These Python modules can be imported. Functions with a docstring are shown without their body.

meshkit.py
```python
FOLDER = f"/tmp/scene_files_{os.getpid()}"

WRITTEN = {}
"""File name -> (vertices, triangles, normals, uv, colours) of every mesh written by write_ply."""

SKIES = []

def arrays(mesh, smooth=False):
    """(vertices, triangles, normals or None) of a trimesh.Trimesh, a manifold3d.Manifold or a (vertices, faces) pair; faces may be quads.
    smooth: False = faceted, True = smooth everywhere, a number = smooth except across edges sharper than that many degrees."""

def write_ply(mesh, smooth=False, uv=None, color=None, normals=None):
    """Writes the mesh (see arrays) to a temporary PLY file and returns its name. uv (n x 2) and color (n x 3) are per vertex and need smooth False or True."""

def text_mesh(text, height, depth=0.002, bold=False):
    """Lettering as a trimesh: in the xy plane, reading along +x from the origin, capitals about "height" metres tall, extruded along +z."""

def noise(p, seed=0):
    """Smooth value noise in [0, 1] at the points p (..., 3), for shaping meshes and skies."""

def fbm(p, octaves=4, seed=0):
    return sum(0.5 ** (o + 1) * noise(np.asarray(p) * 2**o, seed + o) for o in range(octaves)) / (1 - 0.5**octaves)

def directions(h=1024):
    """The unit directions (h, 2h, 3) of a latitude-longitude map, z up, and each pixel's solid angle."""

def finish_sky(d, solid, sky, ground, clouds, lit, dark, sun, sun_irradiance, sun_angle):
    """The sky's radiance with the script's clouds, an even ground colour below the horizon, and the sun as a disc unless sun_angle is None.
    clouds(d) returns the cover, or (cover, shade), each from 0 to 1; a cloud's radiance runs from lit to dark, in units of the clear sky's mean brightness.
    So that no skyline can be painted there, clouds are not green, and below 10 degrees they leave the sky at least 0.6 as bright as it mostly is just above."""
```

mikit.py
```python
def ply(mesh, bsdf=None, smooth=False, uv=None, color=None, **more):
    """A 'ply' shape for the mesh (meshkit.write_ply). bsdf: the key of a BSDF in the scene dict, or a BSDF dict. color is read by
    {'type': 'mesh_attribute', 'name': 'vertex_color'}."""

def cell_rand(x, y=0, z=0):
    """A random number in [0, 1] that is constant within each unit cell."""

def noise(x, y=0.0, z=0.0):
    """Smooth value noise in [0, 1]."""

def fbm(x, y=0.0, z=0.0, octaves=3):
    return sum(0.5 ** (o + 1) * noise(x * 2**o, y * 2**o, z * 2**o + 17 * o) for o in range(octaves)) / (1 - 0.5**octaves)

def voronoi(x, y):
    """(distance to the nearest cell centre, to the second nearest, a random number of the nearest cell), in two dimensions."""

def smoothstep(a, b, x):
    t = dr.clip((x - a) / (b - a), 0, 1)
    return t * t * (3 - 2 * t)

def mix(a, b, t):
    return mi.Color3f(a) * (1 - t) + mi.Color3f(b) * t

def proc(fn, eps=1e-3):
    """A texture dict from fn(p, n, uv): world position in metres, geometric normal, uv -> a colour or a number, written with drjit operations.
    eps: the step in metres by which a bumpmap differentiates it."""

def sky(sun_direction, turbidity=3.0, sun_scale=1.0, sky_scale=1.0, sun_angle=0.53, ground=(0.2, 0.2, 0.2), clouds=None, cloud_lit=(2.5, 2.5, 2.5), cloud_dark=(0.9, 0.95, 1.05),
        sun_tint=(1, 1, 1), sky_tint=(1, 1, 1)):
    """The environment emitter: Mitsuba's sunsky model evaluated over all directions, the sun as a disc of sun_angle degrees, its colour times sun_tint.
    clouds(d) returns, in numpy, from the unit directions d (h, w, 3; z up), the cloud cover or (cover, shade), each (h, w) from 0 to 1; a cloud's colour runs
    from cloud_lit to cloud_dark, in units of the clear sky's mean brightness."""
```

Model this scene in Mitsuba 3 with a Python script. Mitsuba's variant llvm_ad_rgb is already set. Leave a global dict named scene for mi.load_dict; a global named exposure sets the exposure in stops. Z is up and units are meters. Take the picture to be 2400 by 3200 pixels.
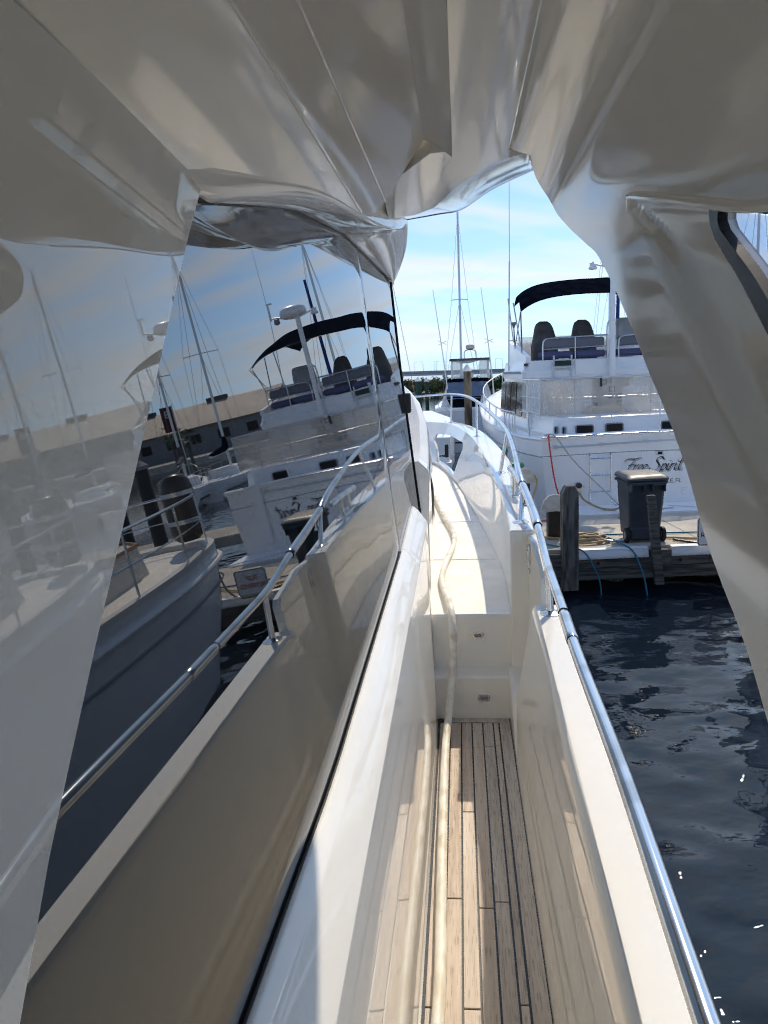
import math, random
import numpy as np, trimesh, drjit as dr, mitsuba as mi, mikit, meshkit
import shapely
from scipy.interpolate import CubicSpline
from shapely.geometry import Polygon, LineString, MultiPolygon, Point, box as sbox
from shapely.ops import unary_union
from mikit import proc, noise, fbm, smoothstep, mix
T = mi.ScalarTransform4f
rng = np.random.default_rng(7)
scene, labels = {}, {}
# ------------------------------------------------------------------ camera, sky, exposure
EZ = 3.05                                  # eye height above the water
exposure = 2.0
scene['camera'] = {'type': 'perspective', 'fov': 53.07, 'fov_axis': 'x', 'near_clip': 0.05, 'far_clip': 9000.0,
    'to_world': T().look_at(origin=[0, 0, EZ], target=[-0.10239, 0.97939, EZ - 0.17410], up=[0.024866, 0.17748, 0.98381])}
SAZ, SEL = math.radians(18), math.radians(46)
SUN = [math.sin(SAZ) * math.cos(SEL), math.cos(SAZ) * math.cos(SEL), math.sin(SEL)]
def cirrus(d):
    z = np.maximum(d[..., 2], 0.02)
    u, v = d[..., 0] / (z + 0.12), d[..., 1] / (z + 0.12)
    a = 0.45
    p, q = u * math.cos(a) + v * math.sin(a), -u * math.sin(a) + v * math.cos(a)
    o = np.zeros_like(p)
    warp = meshkit.fbm(np.stack([p * 0.6, q * 0.6, o], -1), 3, 5) - 0.5
    n1 = meshkit.fbm(np.stack([p * 0.8 + warp, q * 2.2 + 1.6 * warp, o], -1), 6, 11)
    n2 = meshkit.fbm(np.stack([p * 2.5, q * 7.0 + warp * 4, o + 3], -1), 5, 23)
    c = np.clip((n1 * 0.66 + n2 * 0.34 - 0.42) / 0.22, 0, 1)
    low = np.clip(1 - z / 0.30, 0, 1)
    return np.clip(0.70 * c + 0.16 * low - .02, 0, 0.85), 0.30 * np.clip(n2 * 2 - 0.7, 0, 1)
scene['sky'] = mikit.sky(SUN, turbidity=3.0, sun_scale=0.70, sky_scale=1.10, sky_tint=(0.76, 0.94, 1.12), sun_tint=(0.94, 1.0, 1.09), clouds=cirrus, cloud_lit=(2.6, 2.65, 2.7), cloud_dark=(1.4, 1.5, 1.65))

# ------------------------------------------------------------------ materials
def pr(rgb, rough=0.5, spec=0.5, metal=0.0, **k):
    base = rgb if isinstance(rgb, dict) else {'type': 'rgb', 'value': list(rgb)}
    return {'type': 'twosided', 'bsdf': {'type': 'principled', 'base_color': base, 'roughness': rough, 'specular': spec, 'metallic': metal, **k}}
def bump(b, fn, eps=1e-3):
    return {'type': 'twosided', 'bsdf': {'type': 'bumpmap', 'arbitrary': proc(fn, eps), 'scale': 1.0, 'bsdf': b['bsdf'] if b['type'] == 'twosided' else b}}
def varied(a, b, s=4.0, stretch=(1, 1, 1), oct=4, lo=0.3, hi=0.7):
    return proc(lambda p, n, uv: mix(a, b, smoothstep(lo, hi, fbm(p.x * s * stretch[0], p.y * s * stretch[1], p.z * s * stretch[2], oct))))
M = {}
def mat(k, b): M[k] = k; scene['mat_' + k] = b
def plastic(rgb, ior=1.5):
    base = rgb if isinstance(rgb, dict) else {'type': 'rgb', 'value': list(rgb)}
    return {'type': 'twosided', 'bsdf': {'type': 'plastic', 'diffuse_reflectance': base, 'int_ior': ior}}
gel = varied((0.86, 0.84, 0.78), (0.835, 0.815, 0.745), 2.2)
gelw = lambda p, n, uv: 0.0006 * fbm(p.x * 4.0, p.y * 2.6, p.z * 4.0, 2)
mat('gelcoat', bump(plastic(gel, 1.5), gelw, 4e-3))
mat('gelcoat_smooth', plastic(varied((0.86, 0.85, 0.81), (0.84, 0.83, 0.785), 2.5)))
mat('gelcoat_soft', {'type': 'twosided', 'bsdf': {'type': 'roughplastic', 'distribution': 'ggx', 'alpha': 0.005, 'int_ior': 1.42, 'diffuse_reflectance': varied((0.885, 0.865, 0.81), (0.87, 0.85, 0.79), 2.5)}})
mat('nonskid', bump(pr(varied((0.80, 0.77, 0.70), (0.74, 0.70, 0.62), 6), 0.5, 0.4), lambda p, n, uv: 0.0008 * noise(p.x * 260, p.y * 260, p.z * 260), 1e-3))
mat('glass', bump({'type': 'plastic', 'diffuse_reflectance': {'type': 'rgb', 'value': [0.006, 0.007, 0.008]}, 'int_ior': 2.4}, lambda p, n, uv: 0.0007 * fbm(p.x * 2.0, p.y * 2.2, p.z * 3.0, 2), 4e-3))
mat('steel', {'type': 'roughconductor', 'material': 'none', 'alpha': 0.05, 'specular_reflectance': proc(lambda p, n, uv: mix((0.80, 0.81, 0.82), (0.62, 0.62, 0.62), smoothstep(0.45, 0.75, fbm(p.x * 14, p.y * 14, p.z * 14, 3))))})
mat('black', pr((0.012, 0.012, 0.013), 0.35))
mat('rubber', pr((0.015, 0.015, 0.016), 0.6, 0.3))
def teak(a, b, sd):
    def fn(p, n, uv):
        g = fbm(p.x * 190 + sd, p.y * 5.5, p.z * 3 + sd, 4)
        w = fbm(p.x * 22 + sd * 3, p.y * 1.7 + sd, 0.0, 3)
        st = smoothstep(0.62, 0.8, noise(p.x * 420 + sd, p.y * 26, sd))
        c = mix(a, b, smoothstep(0.25, 0.75, 0.55 * g + 0.45 * w))
        return c * (1 - 0.30 * st)
    return bump(pr(proc(fn), 0.6, 0.3), lambda p, n, uv: 0.0005 * fbm(p.x * 230 + sd, p.y * 8, 0.0, 3), 8e-4)
mat('teak_light', teak((0.66, 0.585, 0.50), (0.50, 0.41, 0.325), 1.3))
mat('teak_grey', teak((0.60, 0.545, 0.48), (0.42, 0.365, 0.305), 4.1))
mat('teak_warm', teak((0.63, 0.535, 0.435), (0.46, 0.365, 0.28), 7.7))
mat('cord', bump(pr(varied((0.80, 0.77, 0.69), (0.60, 0.54, 0.42), 26, (1, .5, 1), 4, .35, .75), 0.5, 0.35), lambda p, n, uv: 0.0030 * noise(p.x * 60, p.y * 26, p.z * 60), 2e-3))
def waterh(x, y, f, o):
    return f(np.stack([x, y, o], -1)) if False else None
mat('water', bump({'type': 'plastic', 'diffuse_reflectance': {'type': 'rgb', 'value': [0.006, 0.012, 0.022]}, 'int_ior': 1.40},
    lambda p, n, uv: 0.0045 * fbm(p.x * 6.5 + 0.8 * p.y, p.y * 10.0 - 1.5 * p.x, 2.0, 3), 5e-3))
mat('white_paint', pr(varied((0.80, 0.80, 0.79), (0.74, 0.745, 0.74), 1.3), 0.22, 0.5))
mat('white_plastic', pr((0.78, 0.78, 0.77), 0.35))
mat('boat_glass', pr((0.006, 0.008, 0.012), 0.10, 0.16))
mat('navy_canvas', pr(varied((0.003, 0.004, 0.008), (0.006, 0.008, 0.014), 9), 1.0, 0.0))
mat('blue_canvas', pr((0.02, 0.045, 0.17), 0.8, 0.2))
mat('steel_blue_canvas', pr(varied((0.17, 0.21, 0.28), (0.13, 0.165, 0.23), 5), 0.8, 0.2))
mat('seat_cover', pr(varied((0.13, 0.125, 0.12), (0.085, 0.08, 0.078), 6), 0.9, 0.15))
mat('grey_cushion', pr((0.155, 0.16, 0.185), 0.85, 0.2))
mat('violet_cushion', pr((0.085, 0.09, 0.17), 0.8, 0.2))
mat('grey_cover', pr(varied((0.42, 0.43, 0.45), (0.33, 0.34, 0.36), 5), 0.85, 0.2))
mat('screen', {'type': 'mask', 'opacity': 0.48, 'bsdf': pr(varied((0.66, 0.63, 0.57), (0.56, 0.53, 0.48), 3), 0.5, 0.4)})
mat('clear_vinyl', {'type': 'mask', 'opacity': 0.40, 'bsdf': pr((0.68, 0.68, 0.66), 0.25, 0.5)})
mat('alloy', pr((0.60, 0.61, 0.62), 0.3, 0.5, 0.9))
mat('grey_trim', pr((0.20, 0.21, 0.23), 0.5))
mat('letter_black', pr((0.008, 0.008, 0.010), 0.4))
mat('letter_grey', pr((0.30, 0.31, 0.32), 0.5))
mat('sign_red', pr((0.34, 0.012, 0.020), 0.5))
mat('concrete', bump(pr(varied((0.50, 0.46, 0.385), (0.40, 0.36, 0.30), 2.2), 0.9, 0.2), lambda p, n, uv: 0.002 * fbm(p.x * 30, p.y * 30, p.z * 30, 3), 3e-3))
mat('old_wood', bump(pr(proc(lambda p, n, uv: mix((0.175, 0.16, 0.14), (0.055, 0.05, 0.045), smoothstep(0.3, 0.75, fbm(p.x * 26, p.y * 26, p.z * 3.5, 4)))), 0.85, 0.2), lambda p, n, uv: 0.006 * fbm(p.x * 50, p.y * 50, p.z * 4, 3), 3e-3))
mat('beam_wood', bump(pr(proc(lambda p, n, uv: mix((0.14, 0.13, 0.115), (0.045, 0.042, 0.04), smoothstep(0.3, 0.75, fbm(p.x * 3, p.y * 14, p.z * 30, 4)))), 0.85, 0.2), lambda p, n, uv: 0.002 * fbm(p.x * 4, p.y * 20, p.z * 45, 3), 3e-3))
mat('pile_wood', bump(pr(proc(lambda p, n, uv: mix((0.20, 0.165, 0.115), (0.075, 0.06, 0.045), smoothstep(0.3, 0.72, fbm(p.x * 18, p.y * 18, p.z * 2.0, 4)))), 0.9, 0.2), lambda p, n, uv: 0.01 * fbm(p.x * 30, p.y * 30, p.z * 2, 3), 4e-3))
mat('green_pile', pr(varied((0.015, 0.05, 0.033), (0.008, 0.025, 0.018), 6), 0.6, 0.3))
mat('green_cap', pr((0.03, 0.22, 0.13), 0.45))
mat('bin_grey', pr(varied((0.036, 0.046, 0.060), (0.028, 0.036, 0.048), 7), 0.42, 0.5))
mat('tan_hose', pr(varied((0.46, 0.34, 0.19), (0.36, 0.26, 0.14), 20), 0.55, 0.4))
mat('teal_hose', pr((0.015, 0.16, 0.24), 0.45, 0.5))
mat('red_hose', pr((0.55, 0.025, 0.02), 0.45))
mat('grey_rope', pr((0.42, 0.41, 0.39), 0.8))
mat('old_plastic', pr(varied((0.62, 0.61, 0.56), (0.48, 0.46, 0.40), 12), 0.6, 0.3))
mat('bridge_concrete', pr(varied((0.36, 0.36, 0.34), (0.28, 0.28, 0.27), 0.12), 0.9))
mat('roof_metal', pr(proc(lambda p, n, uv: mix((0.40, 0.345, 0.29), (0.33, 0.28, 0.235), smoothstep(0.3, 0.7, fbm(p.x * 0.25, p.y * 0.25, 1.0, 3)))), 0.6, 0.3))
mat('shed_wall', pr((0.17, 0.185, 0.20), 0.8))
mat('maroon', pr((0.10, 0.018, 0.02), 0.8))
mat('leaf_a', pr((0.050, 0.085, 0.028), 0.6, 0.3)); mat('mangrove', pr(proc(lambda p, n, uv: mix(mix((0.030, 0.062, 0.020), (0.085, 0.115, 0.036), smoothstep(.3, .7, noise(p.x * .9, p.y * .5, p.z))), (0.125, 0.10, 0.045), smoothstep(.62, .75, noise(p.x * .45 + 9, p.y * .3, p.z * .6)))), 0.65, 0.2))
mat('bark', pr((0.16, 0.13, 0.10), 0.9))
mat('barrel', pr((0.060, 0.045, 0.033), 0.35)); mat('tan_hull', pr((0.60, 0.57, 0.50), 0.3)); mat('teak_trim', pr((0.24, 0.13, 0.06), 0.5))
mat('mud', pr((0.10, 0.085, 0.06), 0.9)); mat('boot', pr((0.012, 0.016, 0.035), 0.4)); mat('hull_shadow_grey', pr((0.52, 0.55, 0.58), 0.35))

# ------------------------------------------------------------------ helpers
used = {}
def key(base, parent=None):
    k = (parent + '__' if parent else '') + base
    n = used.get(k, 0); used[k] = n + 1
    return k if n == 0 else f'{k}_{n:03d}'
def as_tm(m):
    if hasattr(m, 'to_mesh'):
        q = m.to_mesh(); m = (q.vert_properties[:, :3], q.tri_verts)
    if isinstance(m, tuple):
        v, f = np.asarray(m[0], float), np.asarray(m[1], int)
        if f.shape[1] == 4: f = np.vstack([f[:, [0, 1, 2]], f[:, [0, 2, 3]]])
        m = trimesh.Trimesh(v, f, process=False)
    return m
def put(base, mesh, m, parent=None, smooth=30, xf=None, label=None):
    if isinstance(mesh, list): mesh = trimesh.util.concatenate([as_tm(x) for x in mesh])
    mesh = as_tm(mesh)
    if xf is not None:
        mesh = mesh.copy(); mesh.apply_transform(xf)
    k = key(base, parent)
    scene[k] = mikit.ply(mesh, 'mat_' + m, smooth)
    if label: labels[k] = {'label': label}
    return k
def thing(base, label, cat, group=None):
    k = key(base); labels[k] = {'label': label, 'category': cat}
    if group: labels[k]['group'] = group
    return k
def tag(k, label, cat, group=None):
    labels[k] = {'label': label, 'category': cat}
    if group: labels[k]['group'] = group
    return k
def bx(x0, x1, y0, y1, z0, z1, ch=0.0):
    a = np.array([x0, y0, z0], float); b = np.array([x1, y1, z1], float)
    if ch <= 0:
        m = trimesh.creation.box(extents=b - a); m.apply_translation((a + b) / 2); return m
    ch = min(ch, 0.45 * (b - a).min()); pts = []
    for sx in (0, 1):
        for sy in (0, 1):
            for sz in (0, 1):
                c = np.where([sx, sy, sz], b, a); s = np.where([sx, sy, sz], -1, 1) * ch
                for i in range(3):
                    o = s.copy(); o[i] = 0; pts.append(c + o)
    return trimesh.convex.convex_hull(np.array(pts))
def crv(pts, n=60):
    """Catmull-Rom through the points, n samples."""
    p = np.asarray(pts, float)
    if len(p) == 2: return p[0] + (p[1] - p[0]) * np.linspace(0, 1, n)[:, None]
    q = np.vstack([2 * p[0] - p[1], p, 2 * p[-1] - p[-2]])
    d = np.concatenate([[0], np.cumsum(np.linalg.norm(np.diff(p, axis=0), axis=1))])
    out = []
    for t in np.linspace(0, d[-1], n):
        i = min(np.searchsorted(d, t, 'right') - 1, len(p) - 2); u = (t - d[i]) / max(d[i + 1] - d[i], 1e-9)
        a, b, c, e = q[i], q[i + 1], q[i + 2], q[i + 3]
        out.append(0.5 * (2 * b + (c - a) * u + (2 * a - 5 * b + 4 * c - e) * u * u + (3 * b - a - 3 * c + e) * u ** 3))
    return np.array(out)
def tube(pts, r, n=10, closed=False):
    p = np.asarray(pts, float); r = np.broadcast_to(r, (len(p),))
    t = np.gradient(p, axis=0) if not closed else np.roll(p, -1, 0) - np.roll(p, 1, 0)
    t /= np.linalg.norm(t, axis=1, keepdims=True) + 1e-12
    a = np.cross(t[0], [0, 0, 1.0] if abs(t[0][2]) < 0.9 else [1.0, 0, 0]); A = []
    for k in range(len(p)):
        a = a - t[k] * (a @ t[k]); a = a / (np.linalg.norm(a) + 1e-12); A.append(a)
    A = np.array(A); B = np.cross(t, A); g = np.arange(n) * 2 * np.pi / n
    v = p[:, None] + r[:, None, None] * (np.cos(g)[None, :, None] * A[:, None] + np.sin(g)[None, :, None] * B[:, None])
    m = len(p); f = []
    for i in range(m if closed else m - 1):
        for j in range(n):
            f.append([i * n + j, i * n + (j + 1) % n, (i + 1) % m * n + (j + 1) % n, (i + 1) % m * n + j])
    v = v.reshape(-1, 3); f = np.array(f); f = np.vstack([f[:, [0, 1, 2]], f[:, [0, 2, 3]]])
    if not closed:
        v = np.vstack([v, p[0], p[-1]]); c0, c1 = len(v) - 2, len(v) - 1
        f = np.vstack([f, [[c0, (j + 1) % n, j] for j in range(n)], [[c1, (m - 1) * n + j, (m - 1) * n + (j + 1) % n] for j in range(n)]])
    return trimesh.Trimesh(v, f, process=False)
def loft(rings, caps=True, closed=True):
    r = np.asarray(rings, float); m, n = r.shape[:2]; f = []
    for i in range(m - 1):
        for j in range(n if closed else n - 1):
            f.append([i * n + j, i * n + (j + 1) % n, (i + 1) * n + (j + 1) % n, (i + 1) * n + j])
    v = r.reshape(-1, 3); f = np.array(f); f = np.vstack([f[:, [0, 1, 2]], f[:, [0, 2, 3]]])
    if caps:
        v = np.vstack([v, r[0].mean(0), r[-1].mean(0)]); a, b = len(v) - 2, len(v) - 1
        f = np.vstack([f, [[a, (j + 1) % n, j] for j in range(n)], [[b, (m - 1) * n + j, (m - 1) * n + (j + 1) % n] for j in range(n)]])
    t = trimesh.Trimesh(v, f, process=False)
    return t
def sheet(grid, off):
    """A solid from an open grid (m, n, 3) and the same grid moved by off."""
    g = np.asarray(grid, float); m, n = g.shape[:2]; h = g + np.asarray(off, float); N = m * n; f = []
    for i in range(m - 1):
        for j in range(n - 1):
            q = [i * n + j, i * n + j + 1, (i + 1) * n + j + 1, (i + 1) * n + j]
            f.append(q); f.append([N + x for x in q[::-1]])
    ed = [i * n for i in range(m)] + [(m - 1) * n + j for j in range(1, n)] + [i * n + n - 1 for i in range(m - 2, -1, -1)] + [j for j in range(n - 2, 0, -1)]
    for a, b in zip(ed, ed[1:] + ed[:1]): f.append([a, b, N + b, N + a])
    f = np.array(f); f = np.vstack([f[:, [0, 1, 2]], f[:, [0, 2, 3]]])
    t = trimesh.Trimesh(np.vstack([g.reshape(-1, 3), h.reshape(-1, 3)]), f, process=False)
    return t
def plate(poly, fn, thick, edge=0.08):
    m = trimesh.creation.extrude_polygon(poly, thick, engine='earcut')
    v, f = trimesh.remesh.subdivide_to_size(m.vertices, m.faces, edge, max_iter=12)
    m = trimesh.Trimesh(v, f); m.merge_vertices()
    m.vertices = fn(np.array(m.vertices)); return m
def put_n(base, vfn, m, parent=None):
    k = key(base, parent)
    scene[k] = {'type': 'ply', 'filename': meshkit.write_ply((vfn[0], vfn[1]), normals=vfn[2]), 'face_normals': False, 'bsdf': {'type': 'ref', 'id': 'mat_' + m}}
    return k
def grid2d(poly, hu, hv):
    """Triangles (n, 3, 2) of a polygon cut along a regular grid."""
    u0, v0, u1, v1 = poly.bounds; nu, nv = max(1, int(math.ceil((u1 - u0) / hu))), max(1, int(math.ceil((v1 - v0) / hv)))
    U, V = np.linspace(u0, u1, nu + 1), np.linspace(v0, v1, nv + 1); i, j = [a.ravel() for a in np.meshgrid(np.arange(nu), np.arange(nv), indexing='ij')]
    cells = shapely.box(U[i], V[j], U[i + 1], V[j + 1]); shapely.prepare(poly)
    full = shapely.contains_properly(poly, cells); part = shapely.intersects(poly, cells) & ~full
    a, b, c, d = [np.stack(q, -1) for q in ((U[i], V[j]), (U[i + 1], V[j]), (U[i + 1], V[j + 1]), (U[i], V[j + 1]))]
    T3 = [np.stack([a, b, c], 1)[full], np.stack([a, c, d], 1)[full]]
    for g in shapely.intersection(poly, cells[part]):
        for q in polys(g):
            if q.geom_type == 'Polygon' and q.area > 1e-9:
                if len(q.interiors) == 0 and q.area > .9999 * q.convex_hull.area:
                    r = np.array(q.exterior.coords)[:-1]; T3.append(np.stack([np.repeat(r[:1], len(r) - 2, 0), r[1:-1], r[2:]], 1))
                else:
                    v, f = trimesh.creation.triangulate_polygon(q, engine='earcut'); T3.append(np.asarray(v)[f])
    return np.vstack(T3)
def plate_n(poly, fn, thick, hu, hv=None):
    """A curved plate: the flat polygon (u, v) of this thickness mapped by fn, with smooth normals taken from fn itself."""
    V, N = [], []; hv = hv or hu; e = 4e-3
    def add(P, n, out):
        g = np.cross(P[:, 1] - P[:, 0], P[:, 2] - P[:, 0]); o = (g * out).sum(1) < 0
        P[o] = P[o][:, ::-1]; n[o] = n[o][:, ::-1]; V.append(P.reshape(-1, 3)); N.append(n.reshape(-1, 3))
    def nrm(v):
        an = np.cross(fn(v + [e, 0, 0]) - fn(v - [e, 0, 0]), fn(v + [0, e, 0]) - fn(v - [0, e, 0])); return an / (np.linalg.norm(an, axis=1, keepdims=True) + 1e-15)
    for g in polys(poly):
        t = grid2d(g, hu, hv); k = len(t)
        lo, hi = np.c_[t.reshape(-1, 2), np.zeros(3 * k)], np.c_[t.reshape(-1, 2), np.full(3 * k, thick)]
        Pl, Ph = fn(lo), fn(hi); w = (Ph - Pl); w /= np.linalg.norm(w, axis=1, keepdims=True) + 1e-15
        for P, sg, c in ((Pl, -1, lo), (Ph, 1, hi)):
            n = nrm(c); n *= np.sign((n * w * sg).sum(1, keepdims=True) + 1e-12)
            add(P.reshape(-1, 3, 3).copy(), n.reshape(-1, 3, 3).copy(), (w * sg).reshape(-1, 3, 3).mean(1))
        for ring in [g.exterior, *g.interiors]:
            r = np.array(shapely.segmentize(ring, min(hu, hv)).coords); a0, a1 = np.c_[r, np.zeros(len(r))], np.c_[r, np.full(len(r), thick)]
            A0, A1 = fn(a0), fn(a1); ccw = shapely.is_ccw(ring); tri = np.vstack([np.stack([A0[:-1], A0[1:], A1[1:]], 1), np.stack([A0[:-1], A1[1:], A1[:-1]], 1)])
            if not ccw: tri = tri[:, ::-1]
            if ring is not g.exterior: tri = tri[:, ::-1]
            gn = np.cross(tri[:, 1] - tri[:, 0], tri[:, 2] - tri[:, 0]); gn /= np.linalg.norm(gn, axis=1, keepdims=True) + 1e-15
            V.append(tri.reshape(-1, 3)); N.append(np.repeat(gn, 3, 0))
    V = np.vstack(V); return V, np.arange(len(V)).reshape(-1, 3), np.vstack(N)
def cyl(p0, p1, r, n=16, r1=None):
    return tube([p0, p1], [r, r if r1 is None else r1], n)
def lathe(prof, c, n=24):
    g = np.arange(n) * 2 * np.pi / n
    return loft([[[c[0] + r * math.cos(a), c[1] + r * math.sin(a), c[2] + z] for a in g] for r, z in prof])
def rrect(w, h, r, n=5):
    r = min(r, .48 * w, .48 * h)
    out = []
    for sx, sy, a0 in ((1, 1, 0), (-1, 1, 90), (-1, -1, 180), (1, -1, 270)):
        for k in range(n + 1):
            a = math.radians(a0 + 90 * k / n); out.append((sx * (w / 2 - r) + r * math.cos(a), sy * (h / 2 - r) + r * math.sin(a)))
    return np.array(out)
def polys(g): return list(getattr(g, 'geoms', [g]))
def ext(g, d):
    return trimesh.util.concatenate([trimesh.creation.extrude_polygon(q, d, engine='earcut') for q in polys(g) if q.area > 1e-7])
def mtx(cols, o):
    m = np.eye(4); m[:3, 0], m[:3, 1], m[:3, 2], m[:3, 3] = *cols, o; return m
def E(x, y, z): return [x, y, z + EZ]         # heights of our own yacht are written relative to the eye

exec_yacht = True
# ================================================================== OUR YACHT
Yt = thing('motor_yacht', 'cream white motor yacht whose starboard side deck and mirror windows fill the foreground', 'yacht')
def gl(y, z): return -0.289 + 0.0253 * (y - 0.8) - 0.10 * (z + 0.78)     # plane of the side glass
# --- deck base, planks
put('deck_base', bx(-0.16, 0.215, -4.0, 3.42, EZ - 1.66, EZ - 1.604), 'black', Yt)
x0, x1 = -0.129, 0.189
gap = 0.006; wd = [.050, .050, .048, .049, .048, .026]
put('margin_board', bx(x1 - 0.046, x1, -4.0, 3.405, EZ - 1.607, EZ - 1.6, 0.001), 'teak_grey', Yt)
tone = ['teak_light', 'teak_light', 'teak_warm', 'teak_grey', 'teak_light', 'teak_warm']
for i in range(6):
    a = x0 + sum(wd[:i]); w = wd[i]
    cuts = [-4.0]; y = [1.72, 2.14, 1.72, 3.3, 2.13, 1.74][i] - 4 * [1.05, 1.35, 0.9, 1.2, 1.0, 1.4][i]
    while y < 3.2: cuts.append(y); y += [1.05, 1.35, 0.9, 1.2, 1.0, 1.4][i]
    cuts.append(3.36)
    for c0, c1 in zip(cuts, cuts[1:]):
        put('teak_plank', bx(a, a + w - gap, c0 + 0.003, c1 - 0.003, EZ - 1.6075, EZ - 1.6, 0.001), tone[rng.integers(6)], Yt)
pb = Polygon([(x0 + .002, 3.408), (x1, 3.408), (x1 - 0.046, 3.364), (x0 + .045, 3.364)])
m = ext(pb, 0.0075); m.apply_translation([0, 0, EZ - 1.6073]); put('end_board', m, 'teak_grey', Yt, False)
# --- steps up to the foredeck
put('step', bx(-0.20, 0.215, 3.41, 3.54, EZ - 1.66, EZ - 1.395, 0.008), 'gelcoat', Yt)
put('step', bx(-0.22, 0.24, 3.53, 3.66, EZ - 1.6, EZ - 1.133, 0.010), 'gelcoat', Yt)
def courtesy(x, y, z):
    k = put('courtesy_light', [trimesh.util.concatenate([ext(Polygon(rrect(0.058, 0.033, 0.013)), 0.006)])], 'steel', Yt, 30, mtx(([1, 0, 0], [0, 0, 1], [0, -1, 0]), E(x, y, z)))
    put('lens', ext(Polygon(rrect(0.036, 0.015, 0.007)), 0.004), 'grey_trim', k, 30, mtx(([1, 0, 0], [0, 0, 1], [0, -1, 0]), E(x, y - 0.006, z)))
courtesy(0.075, 3.409, -1.498); courtesy(0.055, 3.529, -1.235)
# --- bulwark, lower part beside the teak
def xin(y): return 0.200 + 0.0215 * y
def xout(y): return 0.292 + 0.025 * y
ys = np.linspace(-4, 2.915, 36)
rings = []
for y in ys:
    a, b = xin(y), xout(y)
    rings.append([E(0.192, y, -1.65), E(0.1925, y, -1.3), E(a - .008, y, -0.935), E(a - .002, y, -0.914), E(a + .004, y, -0.905), E(a + .010, y, -0.9005), E(b - .008, y, -0.90), E(b + .001, y, -0.904), E(b + .005, y, -0.915), E(b + .02, y, -1.25), E(b + .01, y, -1.65)])
put('bulwark', loft(rings), 'gelcoat', Yt, 28)
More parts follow.
